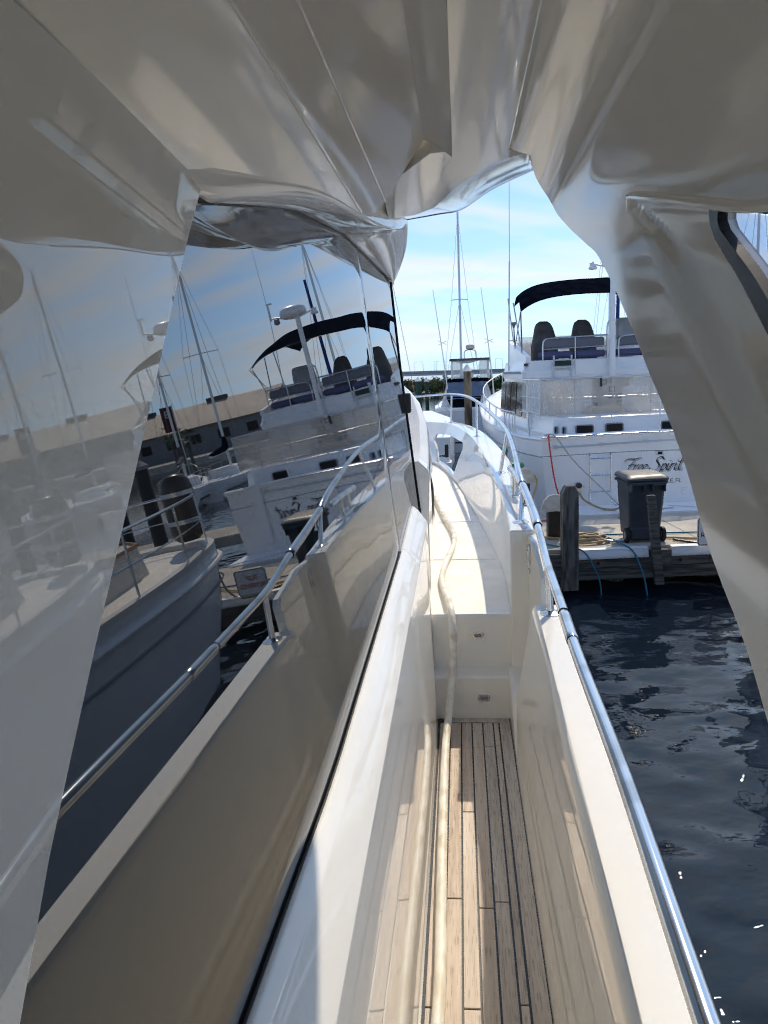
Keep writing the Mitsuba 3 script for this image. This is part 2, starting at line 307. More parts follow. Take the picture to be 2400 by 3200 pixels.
# --- foredeck bulwark with its opening
Bc = crv([(.208, 3.5, -1.13), (.221, 4.28, -1.13), (.155, 5.43, -1.13), (.02, 7.07, -1.12), (-.078, 8.04, -1.11), (-.256, 9.23, -1.10), (-.40, 9.75, -1.10), (-.75, 10.2, -1.10), (-1.4, 10.55, -1.10), (-2.25, 10.75, -1.10)], 120)
Cc = crv([(.214, 3.5, -.727), (.224, 4.2, -.71), (.212, 5.17, -.70), (.178, 6.6, -.69), (.12, 8.0, -.68), (.03, 9.1, -.675), (-.078, 9.84, -.67), (-.22, 10.5, -.67), (-.55, 10.95, -.67), (-1.2, 11.25, -.67), (-2.25, 11.4, -.67)], 120)
Oc = crv([(.322, 3.5, -.727), (.345, 4.2, -.71), (.362, 5.0, -.70), (.366, 6.45, -.69), (.27, 8.5, -.68), (.17, 9.5, -.675), (.052, 10.16, -.67), (-.20, 10.9, -.67), (-.58, 11.3, -.67), (-1.2, 11.55, -.67), (-2.25, 11.7, -.67)], 120)
SB, SC, SO = [CubicSpline(np.linspace(0, 1, 24), A[np.linspace(0, 119, 24).astype(int)]) for A in (Bc, Cc, Oc)]
def bulw(v):
    s, q, d = v[:, 0] / 8.0, v[:, 1] / 0.45, v[:, 2]
    b, c, o = SB(s), SC(s), SO(s)
    out = o - c; out[:, 2] = 0; out /= np.linalg.norm(out, axis=1, keepdims=True) + 1e-9
    P = b + (c - b) * q[:, None] + out * d[:, None]; P[:, 2] += EZ; return P
hole = Polygon([(4.62, .344), (4.50, .325), (4.43, .293), (4.50, .182), (4.52, .015), (5.81, .02), (5.89, .081), (6.12, .233), (6.12, .313), (5.61, .339), (5.02, .334)])
wall = sbox(0, 0, 8, 0.45).difference(hole)
put_n('foredeck_bulwark', plate_n(wall, bulw, 0.085, 0.08, .05), 'gelcoat', Yt)
cap = np.stack([Cc + [0, 0, -.03], Cc + [0, 0, -.008], Cc * .94 + Oc * .06, Cc * .06 + Oc * .94, Oc + [0, 0, -.008], Oc + [0, 0, -.035]], 1) + [0, 0, EZ + .006]
put('cap_rail', sheet(cap, [0, 0, -.022]), 'gelcoat_smooth', Yt, 50)
put('bulwark_end', bx(.2105, .319, 3.488, 3.545, EZ - 1.4, EZ - .722, .006), 'gelcoat', Yt)
# fold-down boarding gate between the two bulwarks
gp = Polygon([(2.935, -1.62), (3.49, -1.42), (3.49, -.742), (3.30, -.735), (2.96, -.775), (2.935, -.80)])
m = ext(gp, .036); put('boarding_gate', m, 'gelcoat', Yt, 30, mtx(([0, 1, 0], [0, 0, 1], [1, 0, 0]), E(.292, 0, 0)))
G = Yt + '__boarding_gate'
put('latch', [bx(.284, .291, 3.38, 3.43, EZ - .86, EZ - .77, .002), bx(.279, .284, 3.395, 3.415, EZ - .84, EZ - .795, .002)], 'steel', G)
put('latch_keeper', bx(.285, .291, 3.39, 3.42, EZ - .905, EZ - .88, .002), 'steel', G)
for z in (-1.0, -1.42):
    put('hinge', [bx(.286, .2915, 2.945, 2.985, EZ + z - .035, EZ + z + .035, .001)] + [cyl(E(.285, 2.965, z - .034 + .0175 * j), E(.285, 2.965, z - .034 + .0175 * j + .014), .0055, 10) for j in range(4)], 'steel', G)
put('gate_sill', trimesh.convex.convex_hull(np.array([E(.193, 3.5, -1.38), E(.296, 3.5, -1.38), E(.296, 2.90, -1.45), E(.194, 3.25, -1.425), E(.193, 2.9, -1.61), E(.193, 3.5, -1.62), E(.296, 2.9, -1.62), E(.296, 3.5, -1.62), E(.260, 2.9, -1.47)])), 'gelcoat_smooth', Yt, False)
# --- hull outside
hx = []
for (ox, oy, oz) in [(xout(-4) + .02, -4, -1.0), (xout(-1) + .02, -1, -1.0), (xout(2) + .02, 2, -1.0), (.34, 3.6, -1.13)] + [tuple((Bc[i] + (Oc[i] - Cc[i]) * [1, 1, 0] / np.linalg.norm((Oc[i] - Cc[i])[:2]) * .085) * [1, 1, 0] + [0, 0, -1.115]) for i in range(8, 120, 8)] + [(-2.25, 10.84, -1.115)]:
    hx.append((ox, oy, oz))
hx = np.array(hx)
cen = np.array([-2.25, 0, 0])
def hrow(z, k):
    r = hx.copy(); r[:, 2] = z if z is not None else r[:, 2]
    r[:, 0] = cen[0] + (r[:, 0] - cen[0]) * (1 - k) ; r[:, 1] = np.where(r[:, 1] > 4, 4 + (r[:, 1] - 4) * (1 - 1.2 * k), r[:, 1]); return r
rows = [hrow(None, -.004), hrow(-1.5, .01), hrow(-2.3, .07), hrow(-3.15, .16), hrow(-3.6, .28)]
half = np.stack(rows, 1); mir = half[::-1].copy(); mir[:, :, 0] = 2 * cen[0] - mir[:, :, 0]
full = np.concatenate([half, mir[1:]], 0) + [0, 0, EZ]
put('hull', sheet(full, [0, 0, -.03]), 'gelcoat_smooth', Yt, 40)
put('transom', bx(2 * cen[0] - .19, .19, -4.06, -3.99, EZ - 3.6, EZ - .95, .02), 'gelcoat_smooth', Yt)
# --- foredeck
base = [(-.21, 3.6), (-.205, 5.7), (-.30, 7.5), (-.36, 8.7), (-2.25, 9.2)]
fp = Polygon([(-.6, 3.56), (.215, 3.56)] + [(b[0] + .05, b[1]) for b in Bc[4:]] + [(-2.25, 9.0), (-.6, 8.0)])
m = ext(fp, .03); m.apply_translation([0, 0, EZ - 1.163]); put('foredeck', m, 'nonskid', Yt, False)
m = ext(Polygon([(-2.25, 8.0), (-2.25, 11.0)] + [(2 * cen[0] - b[0] - .0, b[1]) for b in Bc[::-1][:]] + [(2 * cen[0] + .4, 3.56), (2 * cen[0] + .5, 8)]), .03); m.apply_translation([0, 0, EZ - 1.170]); put('foredeck', m, 'nonskid', Yt, False)
for y_ in (4.63, 5.85): put('deck_seam', tube([E(-.19, y_, -1.1325), E(.19 if y_ < 5 else .10, y_, -1.1325)], .004, 6), 'gelcoat_smooth', Yt)
# --- cabin side below the windows (coaming)
def coam(y):
    t = np.interp(y, [-4, .8, 1.4, 2.91, 3.51], [-.79, -.785, -.785, -.673, -.601]); g = gl(y, t)
    bz = np.interp(y, [3.38, 3.56], [-1.65, -1.16]); ex, ez = np.interp(y, [.8, 2.91, 3.51], [-.198, -.1755, -.166]), np.interp(y, [-4, .8, 2.91, 3.51], [-.915, -.910, -.745, -.675])
    bxx = np.interp(y, [-4, 3.3, 3.5], [-.131, -.136, -.158]); w, dz = ex - g, t - ez
    F_ = [(0, 0), (.15, 0), (.42, .24), (.70, .60), (1, 1)]; out = []
    for i, (a, b) in enumerate(F_):
        p = np.array([g + w * a, t - dz * b])
        if i == 0: out.append(p + [.001, 0]); continue
        q = np.array([g + w * F_[i - 1][0], t - dz * F_[i - 1][1]]); n_ = np.array([g + w * F_[i + 1][0], t - dz * F_[i + 1][1]]) if i < 4 else np.array([bxx, bz])
        out += [p + (q - p) / np.linalg.norm(q - p) * .003, p + (n_ - p) / np.linalg.norm(n_ - p) * .003]
    return [E(g - .05, y, bz), E(g - .05, y, t - .02)] + [E(a, y, b) for a, b in out] + [E(bxx, y, bz)]
def coam_block(ya, yb, n=24): return loft([coam(y) for y in np.linspace(ya, yb, n)])
put('cabin_coaming', coam_block(-4, 2.928, 50), 'gelcoat_smooth', Yt, 22)
put('cabin_coaming', coam_block(2.932, 3.51, 12), 'gelcoat_smooth', Yt, 22)
def blk2(y):
    t = np.interp(y, [3.93, 4.1, 4.3, 4.58, 4.83, 5.2], [-.442, -.43, -.37, -.258, -.138, -.07])
    o = np.interp(y, [3.93, 4.3, 4.58, 4.83, 5.2], [-.168, -.176, -.192, -.24, -.32])
    b = np.interp(y, [3.9, 5.7, 7], [-.178, -.203, -.27])
    return [E(o - .20, y, -1.15), E(o - .20, y, t - .01), E(o - .076, y, t), E(o - .053, y, t + .001), E(o - .011, y, t - .040), E(o, y, t - .075), E(b + .0, y, -.76), E(b, y, -1.15)]
put('windscreen_base', loft([blk2(y) for y in np.linspace(3.94, 5.2, 22)]), 'gelcoat_smooth', Yt, 25)
cw = [(-.170, 3.45), (-.186, 4.6), (-.203, 5.7), (-.30, 7.5), (-.36, 8.7), (-.8, 9.1), (-2.25, 9.3)]
cc = crv([(a, b, 0) for a, b in cw], 60)
put('cabin_trunk', loft([[[a, b, EZ - 1.16] for a, b, _ in cc] + [[-2.25, 3.45, EZ - 1.16]], [[a - .02, b, EZ - .86] for a, b, _ in cc] + [[-2.25, 3.45, EZ - .86]], [[a - .08, b - .02, EZ - .82] for a, b, _ in cc] + [[-2.25, 3.45, EZ - .8]]]), 'gelcoat_smooth', Yt, 40)
# --- side windows
def glass_grid(ya_fn, yb_fn, top_fn, bot_fn, n=30, k=8):
    g = []
    for i in range(n):
        row = []
        for j in range(k):
            u, q = i / (n - 1), j / (k - 1)
            y = None
            z0 = bot_fn(ya_fn(-.4) * (1 - u) + yb_fn(-.4) * u); z1 = top_fn(ya_fn(.3) * (1 - u) + yb_fn(.3) * u)
            z = z0 + (z1 - z0) * q; y = ya_fn(z) * (1 - u) + yb_fn(z) * u
            row.append(E(gl(y, z), y, z))
        g.append(row)
    return g
botf = lambda y: np.interp(y, [-4, .8, 1.4, 2.91, 3.51], [-.81, -.805, -.805, -.693, -.62])
topf = lambda y: np.interp(y, [-4, 1.215, 1.81, 2.6, 3.25, 4.13], [.283, .283, .394, .468, .472, .476])
seam = lambda z: 2.88 + 0 * z
edgef = lambda z: 3.87 + .10 * np.clip(z - .05, 0, 1) / .4
put('side_window', sheet(glass_grid(lambda z: -4.0, lambda z: seam(z) - .0012, topf, botf, 60, 14), [-.004, 0, 0]), 'glass', Yt, True)
put('side_window', sheet(glass_grid(lambda z: seam(z) + .0012, edgef, topf, lambda y: -.72, 20, 14), [-.004, 0, 0]), 'glass', Yt, True)
put('window_edge_seal', tube([E(gl(edgef(z), z) + .002, edgef(z) + .004, z) for z in np.linspace(-.70, .46, 20)], .0045, 8), 'rubber', Yt)
put('window_seal', tube([E(gl(y, botf(y)) + .001, y, botf(y) + .0225) for y in np.linspace(-4, 2.9, 40)], .0022, 8), 'rubber', Yt)
put('window_clip', bx(gl(3.88, -.14) - .012, gl(3.88, -.14) + .028, 3.862, 3.905, EZ - .188, EZ - .090, .005), 'black', Yt)
# white wall panel beside the nearest window
pe = [(1.183, 0.291), (1.019, 0.181), (0.875, 0.069), (0.762, -0.021), (0.634, -0.121), (0.537, -0.196), (0.472, -0.248), (0.419, -0.291), (0.355, -0.352), (0.06, -0.785)]
gpoly = Polygon([(-4.0, -.80), (-4.0, .30)] + [(pe[0][0] - .002, .30)] + pe[1:] + [(.05, -.80)]).buffer(-.012).buffer(.012)
def wallmap(v):
    y, z, d = v[:, 0], v[:, 1], v[:, 2]
    P = np.stack([gl(y, z) + .085 * np.clip(1.23 - y, -1, 2.2) + d - .004, y, z + EZ], 1); return P
inner = gpoly.buffer(-.006)
put_n('wall_panel', plate_n(gpoly, wallmap, .016, .25), 'gelcoat', Yt)
# --- flat sloping soffit on the window side, its curved fascia over the windows, the brow forward
SP = lambda x: .288 + .56 * (x + .37)
Sc = crv([(-.374, 1.085, .2858), (-.3475, 1.125, .3006), (-.298, 1.33, .3283), (-.250, 1.565, .355), (-.208, 1.988, .3788), (-.182, 2.30, .412), (-.168, 2.6, .468), (-.172, 2.9, .538), (-.214, 3.4, .518), (-.285, 3.85, .478), (-.335, 4.06, .458)], 90)
gy = np.interp(np.linspace(0, 1, 90), [0, .05, .16, .28, .46, .60, .72, .86, .97, 1], [1.155, 1.23, 1.50, 1.82, 2.35, 2.72, 3.05, 3.5, 4.02, 4.10])
Gc = np.stack([gl(gy, topf(gy)) + .004, gy, topf(gy) - .004], 1)
mid = lambda a, dn: Sc * (1 - a) + Gc * a + np.array([.0, 0, -dn])
put('window_brow', sheet(np.stack([Sc + [0, 0, .25] + np.array([[-.03, 0, 0]]), Sc + [.002, 0, .06], Sc + [0, 0, .006], Sc + [-.003, .002, -.001], mid(.12, .004), mid(.35, .010), mid(.6, .012), mid(.8, .010), mid(.93, .007), Gc + [.004, 0, -.006], Gc, Gc + [-.012, 0, .01]], 1) + [0, 0, EZ], [-.02, .01, .03]), 'gelcoat_soft', Yt, 50)
fp_ = Polygon([(-.40, -1.6), (-.40, 1.05), (-.378, 1.08)] + [(a, b) for a, b, _ in Sc[2:90:2] if b < 1.93] + [(-.205, 1.95), (-.168, 1.905), (-.059, 1.645), (-.059, -1.6)]).buffer(0)
put('flybridge_soffit', plate(fp_, lambda v: np.stack([v[:, 0], v[:, 1], SP(v[:, 0]) + v[:, 2] + EZ], 1), .05, 5.0), 'gelcoat_soft', Yt, False)
for x_ in (-.2168, -.1638): put('soffit_bead', tube([E(x_, -1.6, SP(x_)), E(x_, np.interp(x_, [-.250, -.2075, -.168], [1.565, 1.94, 1.90]), SP(x_))], .0028, 8), 'gelcoat_soft', Yt)
put('soffit_step', loft([[E(-.0595, y_, SP(-.0595) + .05), E(-.0595, y_, SP(-.0595) - .002), E(-.056, y_, .4590), E(-.030, y_, .4450), E(-.0045, y_, .424), E(-.0045, y_, .49)] for y_ in (-1.6, 1.645)]), 'gelcoat_soft', Yt, 25)
# --- overhang panel and the raked wing down to the bulwark
prof = np.array([(.104, .441), (.112, .433), (.150, .4225), (.186, .4125), (.214, .398), (.232, .368), (.2405, .33), (.2475, .27), (.2585, .15), (.272, 0), (.2885, -.20), (.305, -.42), (.316, -.9)])
from scipy.interpolate import PchipInterpolator
from scipy.ndimage import gaussian_filter1d
arc = np.concatenate([[0], np.cumsum(np.linalg.norm(np.diff(prof, axis=0), axis=1))])
q_ = np.linspace(0, arc[-1], 600); q_ = gaussian_filter1d(PchipInterpolator(arc, prof)(q_), 8, axis=0, mode='nearest')[::12]
arc = np.concatenate([[0], np.cumsum(np.linalg.norm(np.diff(q_, axis=0), axis=1))])
PS = CubicSpline(arc, q_); sd = np.linspace(0, arc[-1], 2000); zd = PS(sd)[:, 1]
zs2 = lambda z: np.interp(-np.asarray(z, float), -np.minimum.accumulate(zd), sd)
front = [(1.661, .0441), (1.754, .0581), (1.837, .0762), (1.915, .1082), (1.925, .1523), (1.805, .2064), (1.671, .2525), (1.58, .2826), (1.492, .3126), (1.399, .3627), (1.323, .4108), (1.242, .4669), (1.169, .523), (1.103, .5671), (1.042, .6132), (.99, .6613), (.944, .7174), (.885, .7675), (.844, .7956), (.802, .8337), (.763, .8778), (.63, 1.02), (.45, 1.20), (.28, 1.389)]
fr = crv([(a, b, 0) for a, b in front], 120)[:, :2]
wp = Polygon([(-1.6, 0.0), (1.655, 0.0)] + [tuple(q) for q in fr] + [(-1.6, float(arc[-1]))])
opn = Polygon([(.709, .3928), (.765, .3788), (.809, .369), (.824, .3667), (.831, .3707), (.836, .3768), (.834, .3868), (.814, .4048), (.787, .4269), (.746, .4609), (.721, .483), (.58, .61), (.53, .63), (-1.1, .63), (-1.2, .60), (-1.2, .48), (-1.1, .46), (0, .46), (.45, .432)])
gout = Polygon([(.709, .3898), (.775, .3737), (.838, .359), (.846, .3587), (.853, .3627), (.861, .3747), (.858, .3908), (.839, .4128), (.804, .4429), (.763, .479), (.724, .513), (.62, .63), (.56, .66), (-1.15, .66), (-1.24, .62), (-1.24, .46), (-1.15, .44), (0, .445), (.45, .424)])
rec = Polygon([(1.222, .292), (1.108, .3627), (1.032, .4329), (.949, .499), (.844, .5872), (.62, .76), (-1.5, .76), (-1.5, .42), (0, .425), (.45, .413), (.709, .381), (.848, .3487), (1.003, .3106), (1.164, .2726), (1.2, .268)])
rdepth = lambda pts: np.where(shapely.contains_xy(rec, pts[:, 0], pts[:, 1]), np.clip(shapely.distance(rec.exterior, shapely.points(pts)) / .08, 0, 1), 0)
def wmap(v):
    y, s, d = v[:, 0], v[:, 1], v[:, 2]
    P = PS(s); N = PS(s, 1); N = np.stack([-N[:, 1], N[:, 0]], 1); N /= np.linalg.norm(N, axis=1, keepdims=True)
    q = rdepth(np.stack([y, s], 1)); q = q * q * (3 - 2 * q) * .012
    P = P + N * (d + q)[:, None]
    return np.stack([P[:, 0], y, P[:, 1] + EZ], 1)
put_n('wing', plate_n(wp.difference(opn), wmap, .016, .016, .008), 'gelcoat_soft', Yt)
def wpt(y, z, d): return wmap(np.array([[y, float(zs2(z)), d]]))[0]
gk = gout.difference(opn.buffer(-.001))
W = Yt + '__wing'
put_n('window_gasket', plate_n(gk, lambda v: wmap(v + [0, 0, -.003]), .010, .03, .012), 'black', W)
wps = lambda y, s_, d: wmap(np.array([[y, s_, d]]))[0]
put('wing_ridge', tube(crv([wps(1.232, .292, .003), wps(1.221, .280, -.002), wps(1.198, .2745, -.003), wps(1.164, .2806, -.003), wps(1.003, .3186, -.003), wps(.848, .3567, -.003), wps(.709, .3868, -.003), wps(.45, .418, -.003), wps(0, .434, -.003), wps(-1.3, .43, -.003)], 60), np.r_[.002, .004, np.full(58, .0055)], 10), 'gelcoat_soft', W)
scene['mat_wing_glass'] = {'type': 'thindielectric', 'int_ior': 1.5, 'specular_transmittance': {'type': 'rgb', 'value': [.80, .78, .82]}}
g2 = grid2d(opn.buffer(-.006), .1, .04).reshape(-1, 2); put('window_pane', (wmap(np.c_[g2, np.full(len(g2), .010)]), np.arange(len(g2)).reshape(-1, 3)), 'wing_glass', W, False)
pan = Polygon([(-.004, -1.6), (.107, -1.6), (.107, 1.655), (.152, 1.672), (.144, 1.684), (.08, 1.744), (.008, 1.92), (-.056, 2.152), (-.112, 2.232), (-.188, 2.264), (-.172, 1.944), (-.164, 1.896), (-.048, 1.64), (-.004, 1.632)])
m = ext(pan, .05); m.apply_translation([0, 0, EZ + .433]); put('overhang_panel', m, 'gelcoat_soft', Yt, 20)
A = crv([(-.188, 2.264, .433), (-.112, 2.24, .433), (-.056, 2.16, .433), (.008, 1.928, .433), (.08, 1.752, .433), (.152, 1.672, .428)], 40)
Bq = crv([(-.255, 2.80, .525), (-.19, 2.83, .541), (-.06, 2.76, .541), (.02, 2.71, .541), (.11, 2.45, .541), (.205, 2.16, .520)], 40)
put('overhang_lip', sheet(np.stack([A + [0, -.01, EZ + .006], A * .7 + Bq * .3 + [0, 0, EZ - .004], A * .35 + Bq * .65 + [0, 0, EZ - .006], Bq * .88 + A * .12 + [0, 0, EZ - .006], Bq * .97 + A * .03 + [0, 0, EZ - .010], Bq + [0, 0, EZ - .004], Bq + [0, .006, EZ + .008], Bq + [0, -.02, EZ + .30], A * .5 + Bq * .5 + [0, 0, EZ + .30]], 1), [0, -.01, .035]), 'gelcoat_soft', Yt, 50)
# upper works that close the roof over the cabin and the overhang
put('flybridge_deck', [bx(-4.6, .115, -1.6, 1.64, EZ + .565, EZ + .68, .02), bx(.09, .235, -1.6, 1.64, EZ + .485, EZ + .66, .02), bx(-4.2, -.42, 1.6, 3.6, EZ + .70, EZ + .95, .05), bx(-.56, -.06, 1.6, 2.3, EZ + .66, EZ + .78, .03)], 'gelcoat_smooth', Yt)
put('cabin_house', bx(-4.1, -.52, -4, 3.6, EZ - 1.6, EZ + .72, .02), 'gelcoat_smooth', Yt)
put('windscreen', loft([[E(-.42, 3.92, -.3), E(-.9, 4.9, -.35), E(-2.25, 5.4, -.4), E(-3.6, 4.9, -.35), E(-4.0, 3.9, -.3), E(-4.0, 3.6, -.3), E(-.6, 3.6, -.3)], [E(-.46, 3.99, .5), E(-1, 4.5, .5), E(-2.25, 4.8, .5), E(-3.5, 4.5, .5), E(-3.9, 3.9, .5), E(-3.9, 3.6, .5), E(-.6, 3.6, .5)]]), 'boat_glass', Yt, 20)
# --- handrails
lowr = crv([E(.20, -1.2, -.735), E(.226, -.2, -.728), E(.2545, .77, -.72), E(.2725, 1.3, -.72), E(.281, 1.90, -.72), E(.293, 2.30, -.719), E(.306, 2.81, -.713), E(.312, 3.0, -.70), E(.318, 3.35, -.655), E(.316, 3.62, -.622), E(.305, 3.95, -.575)], 140)
put('handrail', tube(lowr, .0155, 20), 'steel', Yt, True)
upr = crv([E(.305, 3.93, -.578), E(.298, 4.12, -.53), E(.31, 4.6, -.475), E(.315, 5.2, -.42), E(.305, 5.7, -.393), E(.28, 6.34, -.37), E(.18, 8.1, -.31), E(.06, 9.75, -.288), E(-.14, 10.6, -.282), E(-.36, 11.0, -.298), E(-.7, 11.35, -.32), E(-1.3, 11.5, -.32), E(-2.25, 11.55, -.32)], 120)
put('bow_rail', tube(upr, .0165, 20), 'steel', Yt, True)
put('rail_sleeve', tube(lowr[121:140], .0195, 20), 'steel', Yt, True)
put('rail_sleeve', tube(lowr[86:94], .0172, 20), 'steel', Yt, True)
def stan(b, t, flange=True):
    m = [tube([b, t], .0125, 16)]
    if flange: m.append(lathe([(.040, 0), (.040, .004), (.020, .010), (.013, .012)], b, 24))
    return put('stanchion', m, 'steel', Yt, 40)
stan(E(.317, 2.81, -.9), E(.307, 2.83, -.722)); stan(E(.232, .35, -.9), E(.238, .35, -.728)); stan(E(.20, -.9, -.9), E(.206, -.9, -.733))
stan(E(.272, 3.66, -.718), E(.304, 3.92, -.585)); stan(E(.262, 5.33, -.694), E(.313, 5.36, -.413))
stan(E(.166, 8.25, -.677), E(.172, 8.3, -.306)); stan(E(-.133, 10.55, -.664), E(-.115, 10.55, -.285)); stan(E(-.9, 11.35, -.664), E(-.9, 11.42, -.322))
put('rail_bracket', [cyl(E(.303, 3.78, -.66), E(.309, 3.80, -.605), .009), cyl(E(.296, 3.775, -.655), E(.318, 3.785, -.655), .0085)], 'steel', Yt)
ck = put('mooring_cleat', [tube(crv([E(.315, 4.22, -.602), E(.305, 4.50, -.592), E(.297, 4.86, -.60)], 16), np.r_[.012, np.full(14, .019), .012], 14), cyl(E(.308, 4.42, -.70), E(.306, 4.42, -.60), .013), cyl(E(.304, 4.62, -.70), E(.303, 4.62, -.60), .013), bx(.275, .335, 4.32, 4.72, EZ - .704, EZ - .692, .003)], 'steel', Yt, 40)
# ================================================================== CORD
def hose_path():
    P = [E(-.36, 7.9, -1.10), E(-.265, 7.1, -1.10), E(-.205, 6.5, -1.10), E(-.15, 5.95, -1.105), E(-.075, 5.35, -1.105), E(-.068, 4.95, -1.107), E(-.11, 4.45, -1.108), E(-.125, 4.15, -1.108), E(-.115, 3.95, -1.108), E(-.09, 3.72, -1.10), E(-.072, 3.55, -1.105), E(-.062, 3.46, -1.16), E(-.060, 3.42, -1.26), E(-.068, 3.38, -1.37), E(-.083, 3.29, -1.48), E(-.097, 3.12, -1.555), E(-.101, 2.8, -1.576), E(-.099, 2.4, -1.577), E(-.096, 2.1, -1.577), E(-.092, 1.8, -1.577), E(-.098, 1.4, -1.577), E(-.10, .8, -1.577), E(-.09, -1, -1.577)]
    return crv(P, 220)
k = put('wrapped_hose', tube(hose_path(), .0170, 14), 'cord', None, True)
tag(k, 'dirty cream wrapped hose running along the teak side deck and up the steps', 'hose')
# ================================================================== WATER, SHORE
def wave(x, y):
    q = lambda a, b, s: meshkit.fbm(np.stack([a, b, np.zeros_like(a) + s], -1), 3, int(s * 10))
    return 0.075 * (q(x * 0.9 + .3 * y, y * 1.25 - .35 * x, 1.0) - .5) + 0.050 * (q(x * 2.6 - .5 * y, y * 3.8 + .8 * x, 2.0) - .5)
def wgrid(xs, ys, amp):
    X, Y = np.meshgrid(xs, ys, indexing='ij'); Z = wave(X, Y) * amp(X, Y)
    n, m = len(xs), len(ys); i, j = np.meshgrid(np.arange(n - 1), np.arange(m - 1), indexing='ij')
    q = np.stack([i * m + j, (i + 1) * m + j, (i + 1) * m + j + 1, i * m + j + 1], -1).reshape(-1, 4)
    return np.stack([X, Y, Z], -1).reshape(-1, 3), q
edge = lambda t, a, b: np.clip((t - a) / 2.0, 0, 1) * np.clip((b - t) / 4.0, 0, 1)
v1, q1 = wgrid(np.linspace(-8, 14, 400), np.linspace(-6, 44, 800), lambda x, y: edge(x, -8, 14) * edge(y, -6, 44))
R = 5000.0
v2 = np.array([[-R, -R, 0], [R, -R, 0], [R, R, 0], [-R, R, 0], [-8, -6, 0], [14, -6, 0], [14, 44, 0], [-8, 44, 0]], float)
q2 = np.array([[0, 1, 5, 4], [1, 2, 6, 5], [2, 3, 7, 6], [3, 0, 4, 7]])
put('water', (np.vstack([v1, v2]), np.vstack([q1, q2 + len(v1)])), 'water', None, True)
labels['water'] = {'label': 'dark rippled marina water', 'kind': 'structure'}
put('far_shore', bx(-160, 200, 112, 175, -1, .25, .2), 'mud'); labels['far_shore'] = {'label': 'low muddy far shore', 'kind': 'structure'}
# mangrove thicket along the shore: one mass of leaves
def thicket():
    r = np.random.default_rng(5); V = []
    for i in range(44):
        x, y, w, h = -18 + i * .62 + r.normal() * .2, 113 + 4.5 * r.random(), 2.4 + r.random(), 1.7 + .85 * r.random()
        n, cl = 900, 10
        cen = np.stack([r.normal(0, w * .33, cl), r.normal(0, w * .28, cl), h * (.34 + .44 * r.random(cl))], 1); ci = r.integers(0, cl, n)
        d = r.normal(size=(n, 3)); d /= np.linalg.norm(d, axis=1, keepdims=True); p = cen[ci] + d * (r.random((n, 1)) ** .5) * np.array([w * .27, w * .25, h * .27])
        p[:, 2] = np.clip(p[:, 2], .05, None); p += [x, y, .1]
        a = r.normal(size=(n, 3)); a /= np.linalg.norm(a, axis=1, keepdims=True); b = np.cross(a, d); b /= np.linalg.norm(b, axis=1, keepdims=True) + 1e-9; s = .09 + .12 * r.random((n, 1))
        V.append(np.stack([p - a * s, p + b * s * .6, p + a * s, p - b * s * .6], 1).reshape(-1, 3))
    V = np.vstack(V); return V, np.arange(len(V)).reshape(-1, 4)
put('mangrove_thicket', thicket(), 'mangrove', None, False); labels['mangrove_thicket'] = {'label': 'green and brown mangrove thicket along the far shore below the bridge', 'category': 'bushes', 'kind': 'stuff'}
# ================================================================== BRIDGE
br = thing('road_bridge', 'long low concrete road bridge crossing the far background', 'bridge')
def span(name, m, z0, z1, y, th, k=0.0):
    xs = np.linspace(-150, 120, 40); zc = lambda x: 3.75 - 1.9 * ((x + 18) / 90) ** 2 * .35 - .012 * (x + 18)
    rows = [[[x, y, zc(x) + z0], [x, y + th, zc(x) + z0], [x, y + th, zc(x) + z1], [x, y, zc(x) + z1]] for x in xs]
    put(name, loft(rows), m, br, False)
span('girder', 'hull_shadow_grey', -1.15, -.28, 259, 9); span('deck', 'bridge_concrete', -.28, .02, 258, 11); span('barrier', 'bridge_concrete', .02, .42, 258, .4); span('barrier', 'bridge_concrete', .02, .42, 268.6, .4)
for x in np.arange(-140, 115, 15.0):
    put('pier', [bx(x - .5, x + .5, 260, 267.5, -1, 1.9, .05), bx(x - .7, x + .7, 259.3, 268, 1.7, 2.6, .05)], 'bridge_concrete', br, False)
for i, (x, s) in enumerate([(-15.5, 1), (-12.0, -1), (-8.6, 1), (-7.6, 1), (-4.4, -1), (-19.6, 1), (4.6, -1), (11.65, 1), (14.6, -1), (18.3, 1)]):
    y = 258.6 if i % 2 else 267.9; z = 3.75 + .3
    put('street_lamp', [tube(crv([[x, y, z - .3], [x, y, z + 2.2], [x + .12 * s, y, z + 2.95], [x + .70 * s, y, z + 3.05]], 14), np.linspace(.055, .035, 14), 6), bx(x + (.6 if s > 0 else -1.0), x + (1.0 if s > 0 else -.6), y - .08, y + .08, z + 3.0, z + 3.08)], 'grey_trim')
    tag('street_lamp' if i == 0 else f'street_lamp_{i:03d}', 'tall curved arm street lamp standing on the far road bridge', 'street lamp', 'street lamps along the bridge')
